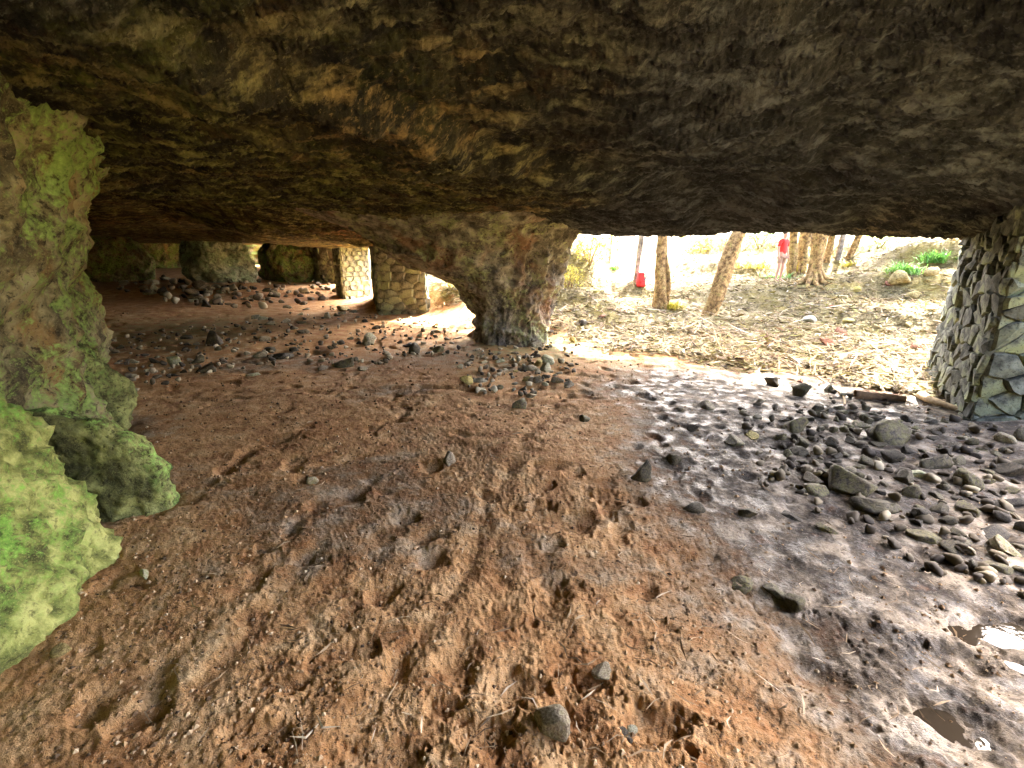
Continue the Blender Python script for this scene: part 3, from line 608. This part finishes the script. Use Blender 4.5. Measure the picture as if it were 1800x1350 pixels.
ANCHORS = [(1505,870,'the big steep dark boulder'),(1560,905,'the broad low dark boulder'),(1410,765,'the large brown stone'),(1590,785,'the long dark slab'),(1700,975,'the long low stone'),(1625,848,'the white topped stone'),(1325,772,'the yellow green stone'),(1465,692,'the conical dark stone'),
 (1702,745,'the right pillar corner'),(1460,940,'the knobbly dark stone'),(365,608,'the large dark angular stone'),(492,630,'the dark round stone'),(440,662,'the pale faced stone'),(600,645,'the short stone row'),(665,550,'the block pillar'),(625,525,'the narrow pale pillar'),(412,500,'the pale rock stub'),(250,495,'the dark hollow'),
 (150,640,'the left wall buttress'),(835,605,'the rock pillar foot'),(950,590,'the rock pillar right side'),(912,718,'the black round stone'),(822,675,'the yellow tinged stone'),(730,570,'the small maroon stone'),(1585,505,'the broad mossy stone'),(1432,500,'the spread roots'),(1605,570,'the yellow slope stone')]
def beside(u, v):
    k = min(ANCHORS, key=lambda a: math.hypot(a[0] - u, (a[1] - v) * 1.8)); du, dv = u - k[0], (v - k[1]) * 1.8; d = math.hypot(du, dv)
    return ('just ' if d < 55 else '') + (('right of ' if du > 0 else 'left of ') if abs(du) > abs(dv) else ('in front of ' if dv > 0 else 'behind ')) + k[2]
def size_word(w, a, b): return 'small' if w < a else 'large' if w > b else 'middling'
TONE = {'dark_stone': 'dark', 'tan_stone': 'tan', 'pale_stone': 'pale', 'yellow_stone': 'yellowish', 'red_stone': 'reddish'}
def pick(where, a, b): return lambda w, u, v, m: f'{size_word(w, a, b)} {TONE[m]} stone {beside(u, v)}'
field = pick('', .14, .20)
scatter([(1365,735),(1480,712),(1800,765),(1800,1030),(1690,1000),(1560,925),(1430,865),(1375,800)], 120, (.09, .27), ['dark_stone'] * 5 + ['tan_stone'], field, 'stones of the right stone field', .74)
scatter([(815,640),(850,600),(960,580),(1010,600),(1000,670),(900,690),(830,680)], 38, (.10, .30), ['dark_stone', 'tan_stone', 'yellow_stone', 'pale_stone'], pick(lambda u, v: ('before' if v > 640 else 'right of' if u > 940 else 'close against') + ' the foot of the rock pillar', .15, .22), 'rubble round the rock pillar', .55)
scatter([(150,600),(330,575),(560,555),(800,570),(830,625),(700,640),(520,640),(380,655),(200,690),(150,690)], 46, (.12, .30), ['dark_stone'] * 3 + ['tan_stone', 'pale_stone'], pick(lambda u, v: 'scattered on the floor ' + ('beside the left wall' if u < 330 else 'left of the block pillar' if u < 560 else 'before the block pillar' if u < 700 else 'left of the rock pillar'), .16, .22), 'stones scattered across the left floor', .9)
scatter([(170,500),(300,490),(480,498),(490,530),(410,545),(300,530)], 26, (.35, .70), ['pale_stone', 'pale_stone', 'tan_stone', 'dark_stone'], pick(lambda u, v: 'heaped ' + ('below the pale rock stub' if u > 350 else 'before the dark hollow at back left'), .42, .55), 'stones heaped at the back left', .5)
scatter([(430,560),(500,540),(600,530),(640,545),(560,565),(470,580)], 12, (.22, .38), ['pale_stone', 'tan_stone', 'dark_stone'], pick('in the rubble strip left of the block pillar', .26, .32), 'rubble strip left of the block pillar', .6)
scatter([(1380,520),(1640,470),(1640,600),(1460,600)], 10, (.14, .30), ['yellow_stone', 'tan_stone', 'red_stone'], pick('in the leaf litter on the right slope', .18, .24), 'small stones on the right slope', 1.2)
def rubble(name, poly, n, wr, mat, label):
    V, F, o = [], [], 0; us = [p[0] for p in poly]; vv = [p[1] for p in poly]; P = []; 
    src = []
    for k in range(4):
        m_ = base_stones[k]; v_ = np.array([q.co[:] for q in low_stones[k].vertices]); f_ = np.array([p.vertices[:] for p in low_stones[k].polygons]); src.append((v_, f_))
    while len(P) < n:
        u, v = rnd.uniform(min(us), max(us)), rnd.uniform(min(vv), max(vv))
        if in_poly(u, v, poly): P.append(px_ground(u, v))
    P = np.array(P); Z = ground_z(P[:, 0], P[:, 1])
    for (a, b), z in zip(P, Z):
        v_, f_ = src[rnd.randrange(4)]; w = rnd.uniform(*wr) / 2; an = rnd.uniform(0, 6.28); q = v_ * [w, w * rnd.uniform(.7, 1.2), w * rnd.uniform(.7, 1.3)]
        q = np.column_stack([q[:, 0] * math.cos(an) - q[:, 1] * math.sin(an) + a, q[:, 0] * math.sin(an) + q[:, 1] * math.cos(an) + b, q[:, 2] + z - w * .15]); V.append(q); F.append(f_ + o); o += len(q)
    tag(obj(name, np_mesh(name, np.vstack(V), None, np.vstack(F)), M[mat]), label, 'rubble', kind='stuff')
same = {}
for o in list(col.objects):
    if o.get('category') == 'stone' and o.get('group'): same.setdefault(o['label'], []).append(o)
ORD = ['first', 'second', 'third', 'fourth', 'fifth', 'sixth', 'seventh', 'eighth']
for lb, os_ in same.items():
    if len(os_) > 1:
        os_.sort(key=lambda o: o.location.x / (o.location.y * CP + CAMZ * SP))
        for k, o in enumerate(os_): o['label'] = f'{lb}, {ORD[min(k, 7)]} from left'
low_stones = [stone_mesh(700 + i, 2) for i in range(4)]
M['rubble'] = mat_island('rubble_mix', [(0, (.06, .05, .04)), (.4, (.16, .13, .09)), (.75, (.34, .29, .20)), (1, (.5, .46, .34))], .85)
rubble('small_rubble', [(150,600),(330,575),(480,560),(560,530),(640,545),(800,570),(830,625),(700,640),(520,640),(380,655),(200,700),(150,700)], 420, (.04, .12), 'rubble', 'small broken stones strewn over the left floor')
M['rubble_dark'] = mat_island('rubble_dark', [(0, (.03, .022, .014)), (.5, (.09, .07, .045)), (.85, (.18, .145, .09)), (1, (.34, .29, .2))], .75)
rubble('small_rubble', [(1300,715),(1480,690),(1800,750),(1800,1060),(1640,1010),(1500,930),(1330,850)], 240, (.03, .11), 'rubble_dark', 'small broken stones between the dark ones of the right stone field')
rubble('small_rubble', [(165,498),(300,488),(600,495),(605,525),(480,545),(300,535)], 160, (.12, .30), 'rubble', 'small pale stones filling the heap at the back left')
rubble('small_rubble', [(800,640),(850,600),(970,580),(1020,600),(1010,680),(900,700),(830,690)], 170, (.03, .11), 'rubble', 'small stones and earth round the rock pillar foot')

# ------------------------------------------------------------------ crumbs, pebbles, twigs and leaves nobody could count
def pebbles():
    V, F = [], []; n = 15000
    u = rng.uniform(60, 1800, n); v = 560 + 790 * rng.random(n) ** 1.25
    octv = np.array([(1,0,0),(-1,0,0),(0,1,0),(0,-1,0),(0,0,.8),(0,0,-.6)], float); octf = np.array([(0,2,4),(2,1,4),(1,3,4),(3,0,4),(2,0,5),(1,2,5),(3,1,5),(0,3,5)])
    d = np.array([ray(a, b) for a, b in zip(u, v)]); t = CAMZ / -d[:, 2]; x, y = d[:, 0] * t, d[:, 1] * t; ok = (y < 12) & (outside(x, y) < .3) & (fbm(np.column_stack([x, y]), 1.1, 3, 66) > rng.uniform(-.5, .35, n))
    x, y = x[ok], y[ok]; z = ground_z(x, y)
    for a, b, c in zip(x, y, z):
        s = (.0022 + .009 * rng.random() ** 4) * (1 + .22 * b); m = octv * rng.uniform(.6, 1.2, (6, 3)) * s; an = rng.uniform(0, 6.28); ca, sa = math.cos(an), math.sin(an)
        m = np.column_stack([m[:, 0] * ca - m[:, 1] * sa, m[:, 0] * sa + m[:, 1] * ca, m[:, 2]]); F.append(octf + len(V) * 6); V.append(m + [a, b, c + s * .2])
    me = np_mesh('pebbles', np.vstack(V), None, np.vstack(F), False); return me
M['pebble'] = mat_island('pebble_mix', [(0, (.06, .04, .025)), (.25, (.20, .12, .06)), (.7, (.36, .23, .12)), (1, (.56, .44, .29))], .85)
tag(obj('pebbles', pebbles(), M['pebble']), 'crumbs of earth and pebbles strewn over the mud floor', 'pebbles', kind='stuff')

def strips(name, x, y, lens, wid, mat, label, cat, lift=.01, curl=.25, up=.35):
    """slender bent leaves or twigs lying on the ground, four triangles each"""
    n = len(x); z = ground_z(x, y); an = rng.uniform(0, 2 * np.pi, n); L = rng.uniform(*lens, n); W = rng.uniform(*wid, n); P = rng.normal(0, up, n)
    dx, dy = np.cos(an), np.sin(an); nx, ny = -dy, dx; V = np.empty((n, 6, 3)); bend = rng.normal(0, curl, n) * L
    for i, (s, w) in enumerate(((-.5, .35), (0, 1.), (.5, .25))):
        bx = x + dx * L * s + nx * bend * (s * s * 2 - .25); by = y + dy * L * s + ny * bend * (s * s * 2 - .25); bz = z + lift + L * s * P * .5 + np.abs(P) * L * .25 + rng.uniform(0, .012, n)
        tw = rng.normal(0, .5, n)
        V[:, i * 2] = np.stack([bx - nx * W * w / 2, by - ny * W * w / 2, bz - W * tw * w / 2], 1); V[:, i * 2 + 1] = np.stack([bx + nx * W * w / 2, by + ny * W * w / 2, bz + W * tw * w / 2], 1)
    q = np.array([(0, 2, 3, 1), (2, 4, 5, 3)])[None] + (np.arange(n) * 6)[:, None, None]
    return tag(obj(name, np_mesh(name, V.reshape(-1, 3), q.reshape(-1, 4), None, False), mat), label, cat, kind='stuff')
def outside_points(n, far=26):
    a = rng.uniform(R(-18), R(47), n * 3); r = 7 + (far - 7) * rng.random(n * 3) ** 1.4; x, y = r * np.sin(a), r * np.cos(a); k = outside(x, y) > rng.uniform(.0, .5, n * 3); return x[k][:n], y[k][:n]
x, y = outside_points(52000); strips('leaf_litter', x, y, (.07, .26), (.012, .04), M['litter'], 'pale fallen leaves covering the ground outside the cave mouth', 'leaf litter', .012, .25, .4)
x, y = outside_points(2600, 20); strips('fallen_twigs', x, y, (.2, .8), (.008, .02), M['twig'], 'thin fallen twigs lying over the leaf litter outside', 'twigs', .03, .15, .25)
u = rng.uniform(250, 1700, 650); v = 600 + 740 * rng.random(650) ** 1.3
d = np.array([ray(a, b) for a, b in zip(u, v)]); t = CAMZ / -d[:, 2]
strips('floor_twigs', d[:, 0] * t, d[:, 1] * t, (.03, .13), (.003, .008), M['twig'], 'bits of twig and dry leaf trodden into the cave floor', 'twigs', .004, .3, .2)

# ------------------------------------------------------------------ puddles in the hollows at the right
def puddle(u, v, rpx, label):
    p = px_ground(u, v); r = rpx / FPX * (p[1] * CP + CAMZ * SP); a = np.linspace(0, 2 * np.pi, 28, endpoint=False)
    q = np.linspace(-1, 1, 9); gx, gy = np.meshgrid(q, q); zz = ground_z((p[0] + gx * r).ravel(), (p[1] + gy * r).ravel()); lev = float(np.percentile(zz, 24))
    rad = r * (1 + .25 * fbm(np.column_stack([np.cos(a), np.sin(a)]), 1.3, 2, int(u))); vv = [(rd * math.cos(k), rd * math.sin(k), 0) for rd, k in zip(rad, a)]
    m_ = bpy.data.meshes.new('puddle'); m_.from_pydata(vv, [], [tuple(range(28))])
    tag(obj('puddle', m_, M['water'], loc=(p[0], p[1], lev)), label, kind='structure')
for u, v, r_, lb in [(1690,1300,70,'small puddle glinting at the bottom right corner'),(1760,1120,80,'shallow puddle at the right edge')]: puddle(u, v, r_, lb)

# ------------------------------------------------------------------ trees
def tube(path, rad, seg=14, seed=0, rough=.10, flare=0):
    path = np.array(path, float); n = len(path); T = np.gradient(path, axis=0); T /= np.linalg.norm(T, axis=1)[:, None]; th = np.linspace(0, 2 * np.pi, seg, endpoint=False); V = []
    for i in range(n):
        t = T[i]; a = np.cross(t, [0, 1, .1]); a /= np.linalg.norm(a); b = np.cross(t, a)
        c = path[i] + rad[i] * (np.cos(th)[:, None] * a + np.sin(th)[:, None] * b)
        nz = fbm(np.column_stack([np.cos(th) * 1.2 + seed, np.sin(th) * 1.2, np.full(seg, path[i][2] * .9)]), 1.6, 3, seed)
        fl = flare * math.exp(-max(0, path[i][2] - path[0][2]) / .22) * np.maximum(0, np.cos(th * 4 + seed))
        V.append(path[i] + (c - path[i]) * (1 + rough * 2 * nz + fl)[:, None])
    V = np.vstack(V + [path[-1:]]); q = grid_quads(n, seg, True); b0 = (n - 1) * seg
    return V, q, np.array([(b0 + j, b0 + (j + 1) % seg, len(V) - 1) for j in range(seg)])
def join(parts):
    V, Q, T, o = [], [], [], 0
    for v, q, t in parts: V.append(v); Q.append(q + o); T.append(t + o); o += len(v)
    return np.vstack(V), np.vstack(Q), np.vstack(T)
def smooth_path(pts, n):
    pts = np.array(pts, float); s = np.linspace(0, len(pts) - 1, n); out = np.column_stack([np.interp(s, range(len(pts)), pts[:, k]) for k in range(3)])
    for _ in range(3): out[1:-1] = (out[:-2] + 2 * out[1:-1] + out[2:]) / 4
    return out
def leaf_cloud(seed, clumps, per, size, mat):
    g = np.random.default_rng(seed); C = g.normal(size=(clumps, 3)); C /= np.linalg.norm(C, axis=1)[:, None]; C *= (g.random(clumps) ** .45)[:, None]
    P = (C[:, None] + g.normal(0, .13, (clumps, per, 3))).reshape(-1, 3); n = len(P); a = g.normal(size=(n, 3)); a /= np.linalg.norm(a, axis=1)[:, None]
    b = np.cross(a, g.normal(size=(n, 3))); b /= np.linalg.norm(b, axis=1)[:, None]; s = size * g.uniform(.6, 1.3, (n, 1))
    V = np.stack([P - a * s, P + b * s * .45, P + a * s, P - b * s * .45], 1).reshape(-1, 3)
    m_ = np_mesh('crown', V, np.arange(n * 4).reshape(-1, 4), None, False); m_.materials.append(mat); return m_
crowns = [leaf_cloud(s, 150, 18, .075, M['leaf']) for s in (1, 2, 3)]
def tree(name, foot, pts, r0, r1, label, mat='bark', crown=(3.0, 1.7), flare=.25, second=None, roots=0, group=None, ch=None, seed=0):
    """pts: offsets (dx, dy, height) of the trunk's line above its foot"""
    z0 = gz(*foot); root = empty(name, (foot[0], foot[1], z0)); tag(root, label, 'tree', group)
    path = smooth_path([(0, 0, -.15)] + pts, 26); n = len(path); rad = r0 + (r1 - r0) * np.linspace(0, 1, n) ** .8; rad[0] *= 1.15
    path[:, 0] += .03 * r0 / .2 * fbm(path, 2.2, 2, seed + 1); rad = rad * (1 + .12 * fbm(path, 2.6, 2, seed + 2))
    t = [tube(path, rad, 24, seed, .2, flare)]
    if second:
        p2 = smooth_path([(q[0], q[1], q[2]) for q in second], 20); t.append(tube(p2, np.linspace(r0 * .42, r0 * .3, 20), 10, seed + 4, .1))
    for k in range(roots):
        a = k / roots * 6.28 + rnd.uniform(-.3, .3); L = rnd.uniform(.5, 1.1) * r0 * 4.2; q = []
        for s in np.linspace(0, 1, 9):
            rx, ry = math.cos(a + .5 * s) * (r0 * .5 + L * s), math.sin(a + .5 * s) * (r0 * .5 + L * s); q.append((rx, ry, gz(foot[0] + rx, foot[1] + ry) - z0 + .34 * r0 * 4 * (1 - s) ** 3 + .03 - .05 * s))
        t.append(tube(q, np.linspace(r0 * .42, r0 * .1, 9), 8, seed + k, .15))
    top = path[-1]; cr, chh = crown; cz = top[2] + chh * .55
    for k in range(5):
        a = k * 1.3 + seed; e = top + np.array([math.cos(a) * cr * .55, math.sin(a) * cr * .55, chh * rnd.uniform(.3, .9)]); b0 = path[int(n * rnd.uniform(.75, .97))]
        t.append(tube(smooth_path([b0, (b0 + e) / 2 + [0, 0, .15], e], 8), np.linspace(r1 * .6, r1 * .12, 8), 7, seed + 9, .1))
    V, Q, T_ = join(t); obj('trunk', np_mesh('trunk', V, Q, T_), M[mat], root)
    c = obj('crown', crowns[seed % 3], None, root, loc=(top[0], top[1], cz)); c.scale = (cr, cr, chh); c.rotation_euler = (0, 0, seed * 1.7)
    return root
tree('tree', px_ground(1157, 548), [(.02, 0, .5), (-.05, .02, 1.1), (0, .05, 1.7), (-.1, .1, 2.6), (-.9, .4, 4.5)], .17, .11, crown=(1.6, 1.3), label='twin stemmed crooked trunk just outside the mouth, nearest the rock pillar', second=[(.20, 0, -.1), (.22, .0, .45), (.20, .02, .85), (.10, .04, 1.25), (.04, .06, 1.5)], seed=3)
tree('tree', px_ground(1247, 559), [(.13, 0, .6), (.28, .02, 1.2), (.42, .04, 1.9), (1.2, .2, 3.3), (2.3, .5, 4.8)], .20, .13, crown=(1.9, 1.5), label='stout bare trunk leaning to the right in mid mouth', seed=6)
tree('tree', px_ground(1432, 497), [(-.03, 0, .6), (-.08, 0, 1.3), (-.05, 0, 2.2), (.1, .1, 4.6)], .20, .14, crown=(3.8, 1.9), label='thick trunk with roots spreading over the slope', roots=9, mat='bark', flare=.5, seed=9)
tree('tree', px_ground(1390, 486), [(-.03, 0, .6), (-.1, 0, 1.3), (-.2, 0, 2.2), (-.3, .1, 4.4)], .17, .11, 'slimmer trunk leaning left beside the red topped person', seed=11)
tree('tree', px_ground(1404, 477), [(0, 0, .6), (.02, 0, 1.3), (.05, 0, 2.2), (.1, .1, 4.8)], .22, .15, 'trunk half hidden behind the pair with spread roots', seed=13)
tree('tree', px_ground(1117, 492), [(.04, 0, .7), (.08, 0, 1.3), (.02, 0, 2.2), (.05, .1, 4.2)], .08, .06, 'slender crooked tree with a red bag at its foot', mat='bark_grey', flare=.4, crown=(1.5, 1.2), seed=16)
tree('tree', px_ground(1072, 460), [(0, 0, .7), (.02, 0, 1.4), (.05, .1, 4)], .08, .05, 'thin grey sapling on the bank right of the rock pillar', mat='bark_grey', crown=(1.5, 1.2), seed=17)
tree('tree', px_ground(1453, 460), [(.02, 0, .8), (.1, 0, 1.6), (.2, .1, 4)], .12, .08, 'thin far tree right of the root spreading trunk, first of three', crown=(2.6, 1.6), seed=18)
tree('tree', px_ground(1472, 456), [(.06, 0, .8), (.15, 0, 1.6), (.3, .1, 4)], .10, .07, 'thin far tree right of the root spreading trunk, second of three', mat='bark_grey', crown=(2.6, 1.6), seed=19)
tree('tree', px_ground(1490, 456), [(.2, 0, .6), (.4, 0, 1.2), (.7, .1, 3.6)], .12, .08, 'thin far tree tilting right, third of three', crown=(2.6, 1.6), seed=20)

# ------------------------------------------------------------------ plants
def plant(u, v, hgt, spread, n, mat, label, name='leafy_plant', width=.016):
    n = int(n * 2.2); width *= .8
    p = px_ground(u, v); z0 = gz(*p); g = np.random.default_rng(int(u * 7 + v)); V, Q = [], []; k = 0
    for i in range(n):
        a = g.uniform(0, 6.28); ln = hgt * g.uniform(.5, 1.1); lean = g.uniform(.1, .9) * spread; w = width * g.uniform(.6, 1.3); bx, by = g.normal(0, spread * .3, 2); ln = ln * g.uniform(.4, 1); d = np.array([math.cos(a), math.sin(a), 0]); s = np.array([-d[1], d[0], 0])
        pts = [np.array([bx, by, -.03]), np.array([bx, by, 0]) + d * lean * .4 + [0, 0, ln * .6], np.array([bx, by, 0]) + d * lean + [0, 0, ln * g.uniform(.7, 1.)]]
        for q, ww in zip(pts, (.5, 1., .12)): V += [q - s * w * ww, q + s * w * ww]
        Q += [(k, k + 2, k + 3, k + 1), (k + 2, k + 4, k + 5, k + 3)]; k += 6
    return tag(obj(name, np_mesh(name, V, np.array(Q), None, False), M[mat], loc=(p[0], p[1], z0)), label, 'plant')
plant(1080, 474, .45, .5, 90, 'plant', 'bright green tuft on the bank by the blown out gap')
plant(1643, 462, .45, .6, 110, 'plant', 'bright green plant high on the right slope')
plant(1590, 482, .40, .6, 110, 'plant', 'bright green plant on the slope left of the highest one')
plant(1365, 490, .35, .7, 90, 'plant', 'low green plants at the feet of the person')
plant(1490, 470, .3, .4, 50, 'yellow_plant', 'pale yellow green weed on the slope crest')
plant(1400, 478, .5, .25, 40, 'yellow_plant', 'yellow green shoot against the thick trunks')
plant(1180, 548, .28, .45, 90, 'yellow_plant', 'dry yellow tuft right of the twin stemmed trunk')
plant(1320, 465, .4, 1.3, 150, 'yellow_plant', 'yellow scrub below the green shrub on the far bank')
plant(820, 500, .3, .7, 100, 'yellow_plant', 'yellow weeds seen through the arch left of the rock pillar')

def bush(u, v, rx, rz, mat, label, name, seed):
    p = px_ground(u, v); root = empty(name, (p[0], p[1], gz(*p))); tag(root, label, 'shrub')
    c = obj('foliage', leaf_cloud(seed, 70, 14, .06, M[mat]), None, root, loc=(0, 0, rz * .85)); c.scale = (rx, rx * .8, rz)
    for k in range(4):
        a = k * 1.6; V, Q, T_ = tube(smooth_path([(.04 * math.cos(a), .04 * math.sin(a), -.05), (rx * .2 * math.cos(a), rx * .2 * math.sin(a), rz * .6), (rx * .5 * math.cos(a), rx * .5 * math.sin(a), rz * 1.2)], 8), np.linspace(.025, .008, 8), 6, k, .1); obj('stem', np_mesh('stem', V, Q, T_), M['wood'], root)
bush(1035, 462, .75, .62, 'yellow_plant', 'tall yellow shrub on the bank beside the rock pillar', 'dry_shrub', 31)
bush(1000, 505, .45, .32, 'yellow_plant', 'lower yellow shrub tucked against the rock pillar', 'dry_shrub', 32)
bush(1335, 436, 1.3, .6, 'plant', 'bright green shrub on the far bank left of the person', 'green_shrub', 33)
bush(1230, 440, 1.4, .5, 'yellow_plant', 'yellow green shrub on the far bank beyond the path', 'dry_shrub', 34)
bush(1545, 440, .8, .35, 'plant', 'green bush on the slope crest below the lip', 'green_shrub', 35)

# ------------------------------------------------------------------ fallen wood
def stick(a, b, r, mat, label, name='fallen_branch', knots=0, lift=.5):
    p, q = px_ground(*a), px_ground(*b); n = 14; s = np.linspace(0, 1, n); side = np.array([-(q - p)[1], (q - p)[0]]); xy = p + (q - p) * s[:, None] + side * (.05 * np.sin(s * 4 + a[0]))[:, None]
    z = np.maximum(ground_z(xy[:, 0], xy[:, 1]), np.interp(s, [0, 1], [gz(*p), gz(*q)])) + r * lift; path = np.column_stack([xy, z]); c = path[0].copy()
    parts = [tube(path - c, np.linspace(r, r * .55, n), 9, int(a[0]), .15)]
    for k in range(knots):
        b0 = path[4 + k * 3] - c; e = b0 + np.array([rnd.uniform(-.25, .25), rnd.uniform(-.2, .2), rnd.uniform(.05, .18)]); parts.append(tube([b0, (b0 + e) / 2, e], [r * .5, r * .35, r * .12], 6, k, .1))
    V, Q, T_ = join(parts); return tag(obj(name, np_mesh(name, V, Q, T_), M[mat], loc=c), label, 'branch')
stick((1500, 700), (1592, 708), .06, 'wood', 'dark fallen pole lying before the right stone pillar', 'fallen_pole')
stick((1618, 700), (1685, 728), .05, 'pale_wood', 'pale stripped branch against the foot of the right pillar')
stick((1555, 668), (1605, 698), .018, 'pale_wood', 'thin pale stick leading to the yellow topped stone')
stick((1368, 612), (1335, 597), .045, 'wood', 'forked red-brown branch on the litter in mid mouth', knots=2)
stick((1070, 545), (1110, 548), .03, 'wood', 'short stick on the litter left of the twin stemmed trunk')
stick((1480, 715), (1440, 660), .012, 'pale_wood', 'thin straw coloured twig crossing the edge of the stone field')
stick((30, 706), (85, 702), .012, 'wood', 'thin root lying over the top of the mossy rocks', 'root')

# ------------------------------------------------------------------ red bag at the slender tree
def red_bag():
    p = px_ground(1126, 500); z0 = gz(*p); root = empty('backpack', (p[0], p[1], z0), R(15)); root.scale = (.48,) * 3; tag(root, 'red bag with a grey panel leaning at the slender tree', 'bag')
    import bmesh
    def sbox(name, dims, loc, mat, rnd_=.06, parent=root, rot=(0, 0, 0)):
        bm = bmesh.new(); bmesh.ops.create_cube(bm, size=1)
        for v_ in bm.verts: v_.co = Vector((v_.co.x * dims[0], v_.co.y * dims[1], v_.co.z * dims[2])); v_.co.x *= 1 - .25 * (v_.co.z > 0); v_.co.y *= 1 - .35 * (v_.co.z > 0)
        bmesh.ops.bevel(bm, geom=bm.edges[:], offset=rnd_, segments=3, affect='EDGES', profile=.6); m_ = bpy.data.meshes.new(name); bm.to_mesh(m_); bm.free()
        for q in m_.polygons: q.use_smooth = True
        o = obj(name, m_, M[mat], parent, loc); o.rotation_euler = rot; return o
    sbox('body', (.55, .36, .85), (0, 0, .41), 'red_cloth', .10); sbox('front_pocket', (.40, .16, .34), (.02, -.20, .22), 'red_cloth', .05); sbox('panel', (.12, .10, .62), (.20, -.16, .42), 'grey_cloth', .03, rot=(-.1, .35, 0)); sbox('top_flap', (.44, .32, .16), (0, 0, .84), 'red_cloth', .05)
    for s in (-1, 1):
        V, Q, T_ = tube(smooth_path([(s * .13, .17, .8), (s * .14, .30, .6), (s * .14, .28, .3), (s * .14, .17, .12)], 12), np.full(12, .025), 8, 1, .02); obj('strap', np_mesh('strap', V, Q, T_), M['grey_cloth'], root)
red_bag()

# ------------------------------------------------------------------ person standing on the path
def person():
    p = px_ground(1368, 496); z0 = gz(*p); root = empty('person', (p[0], p[1], z0), R(25)); root.scale = (.9,) * 3; tag(root, 'person in a red top and shorts standing by the trunks outside', 'person')
    def skin(name, J, E, mat, parent, rootv=0, sub=2):
        m_ = bpy.data.meshes.new(name); m_.from_pydata([j[:3] for j in J], E, []); o = obj(name, m_, M[mat], parent); md = o.modifiers.new('skin', 'SKIN'); md.use_smooth_shade = True
        for k, j in enumerate(J):
            sv = m_.skin_vertices[0].data[k]; r_ = j[3]; sv.radius = r_ if isinstance(r_, tuple) else (r_, r_); sv.use_root = (k == rootv)
        o.modifiers.new('sub', 'SUBSURF').levels = sub; o.modifiers['sub'].render_levels = sub; return o
    J = [(0,0,.93,(.15,.11)),(0,0,1.12,(.125,.09)),(0,.01,1.32,(.155,.10)),(0,.01,1.44,(.09,.07)),(0,0,1.50,(.05,.05)),(0,-.01,1.58,(.07,.085)),(0,-.01,1.68,(.072,.09))]
    E = [(0,1),(1,2),(2,3),(3,4),(4,5),(5,6)]
    for s in (-1, 1):
        k = len(J); J += [(s*.09,0,.86,.085),(s*.10,-.01,.50,.055),(s*.11,.02,.28,.05),(s*.11,.03,.09,.034),(s*.12,-.05,.04,.035),(s*.125,-.13,.03,.028)]; E += [(0,k),(k,k+1),(k+1,k+2),(k+2,k+3),(k+3,k+4),(k+4,k+5)]
        k = len(J); J += [(s*.19,.01,1.40,.055),(s*.24,.02,1.13,.040),(s*.25,-.05,.90,.028),(s*.25,-.07,.82,(.022,.034))]; E += [(3,k),(k,k+1),(k+1,k+2),(k+2,k+3)]
        h = k + 3
        for f, (fx, fy) in enumerate(((-.02,-.05),(-.007,-.055),(.007,-.05),(.02,-.04))):
            q = len(J); J += [(s*.25+fx*.5,-.075+fx*.6,.77,.0085),(s*.25+fx*.5,-.085+fx*.6,.725,.007)]; E += [(h,q),(q,q+1)]
        q = len(J); J += [(s*.235,-.115,.80,.010),(s*.235,-.13,.765,.008)]; E += [(h,q),(q,q+1)]
    body = skin('body', J, E, 'skin', root)
    skin('shirt', [(0,0,.90,(.165,.125)),(0,0,1.12,(.145,.11)),(0,.01,1.32,(.172,.12)),(0,.01,1.45,(.10,.085)),(-.19,.01,1.40,.07),(-.23,.02,1.2,.06),(.19,.01,1.40,.07),(.23,.02,1.2,.06)], [(0,1),(1,2),(2,3),(3,4),(4,5),(3,6),(6,7)], 'red_cloth', root)
    skin('shorts', [(0,0,.93,(.165,.125)),(-.09,0,.84,.10),(-.10,0,.62,.085),(.09,0,.84,.10),(.10,0,.62,.085)], [(0,1),(1,2),(0,3),(3,4)], 'khaki_cloth', root)
    skin('hair', [(0,.03,1.60,(.07,.07)),(0,.015,1.70,(.078,.092)),(0,.0,1.74,(.06,.07))], [(0,1),(1,2)], 'hair', root)
person()
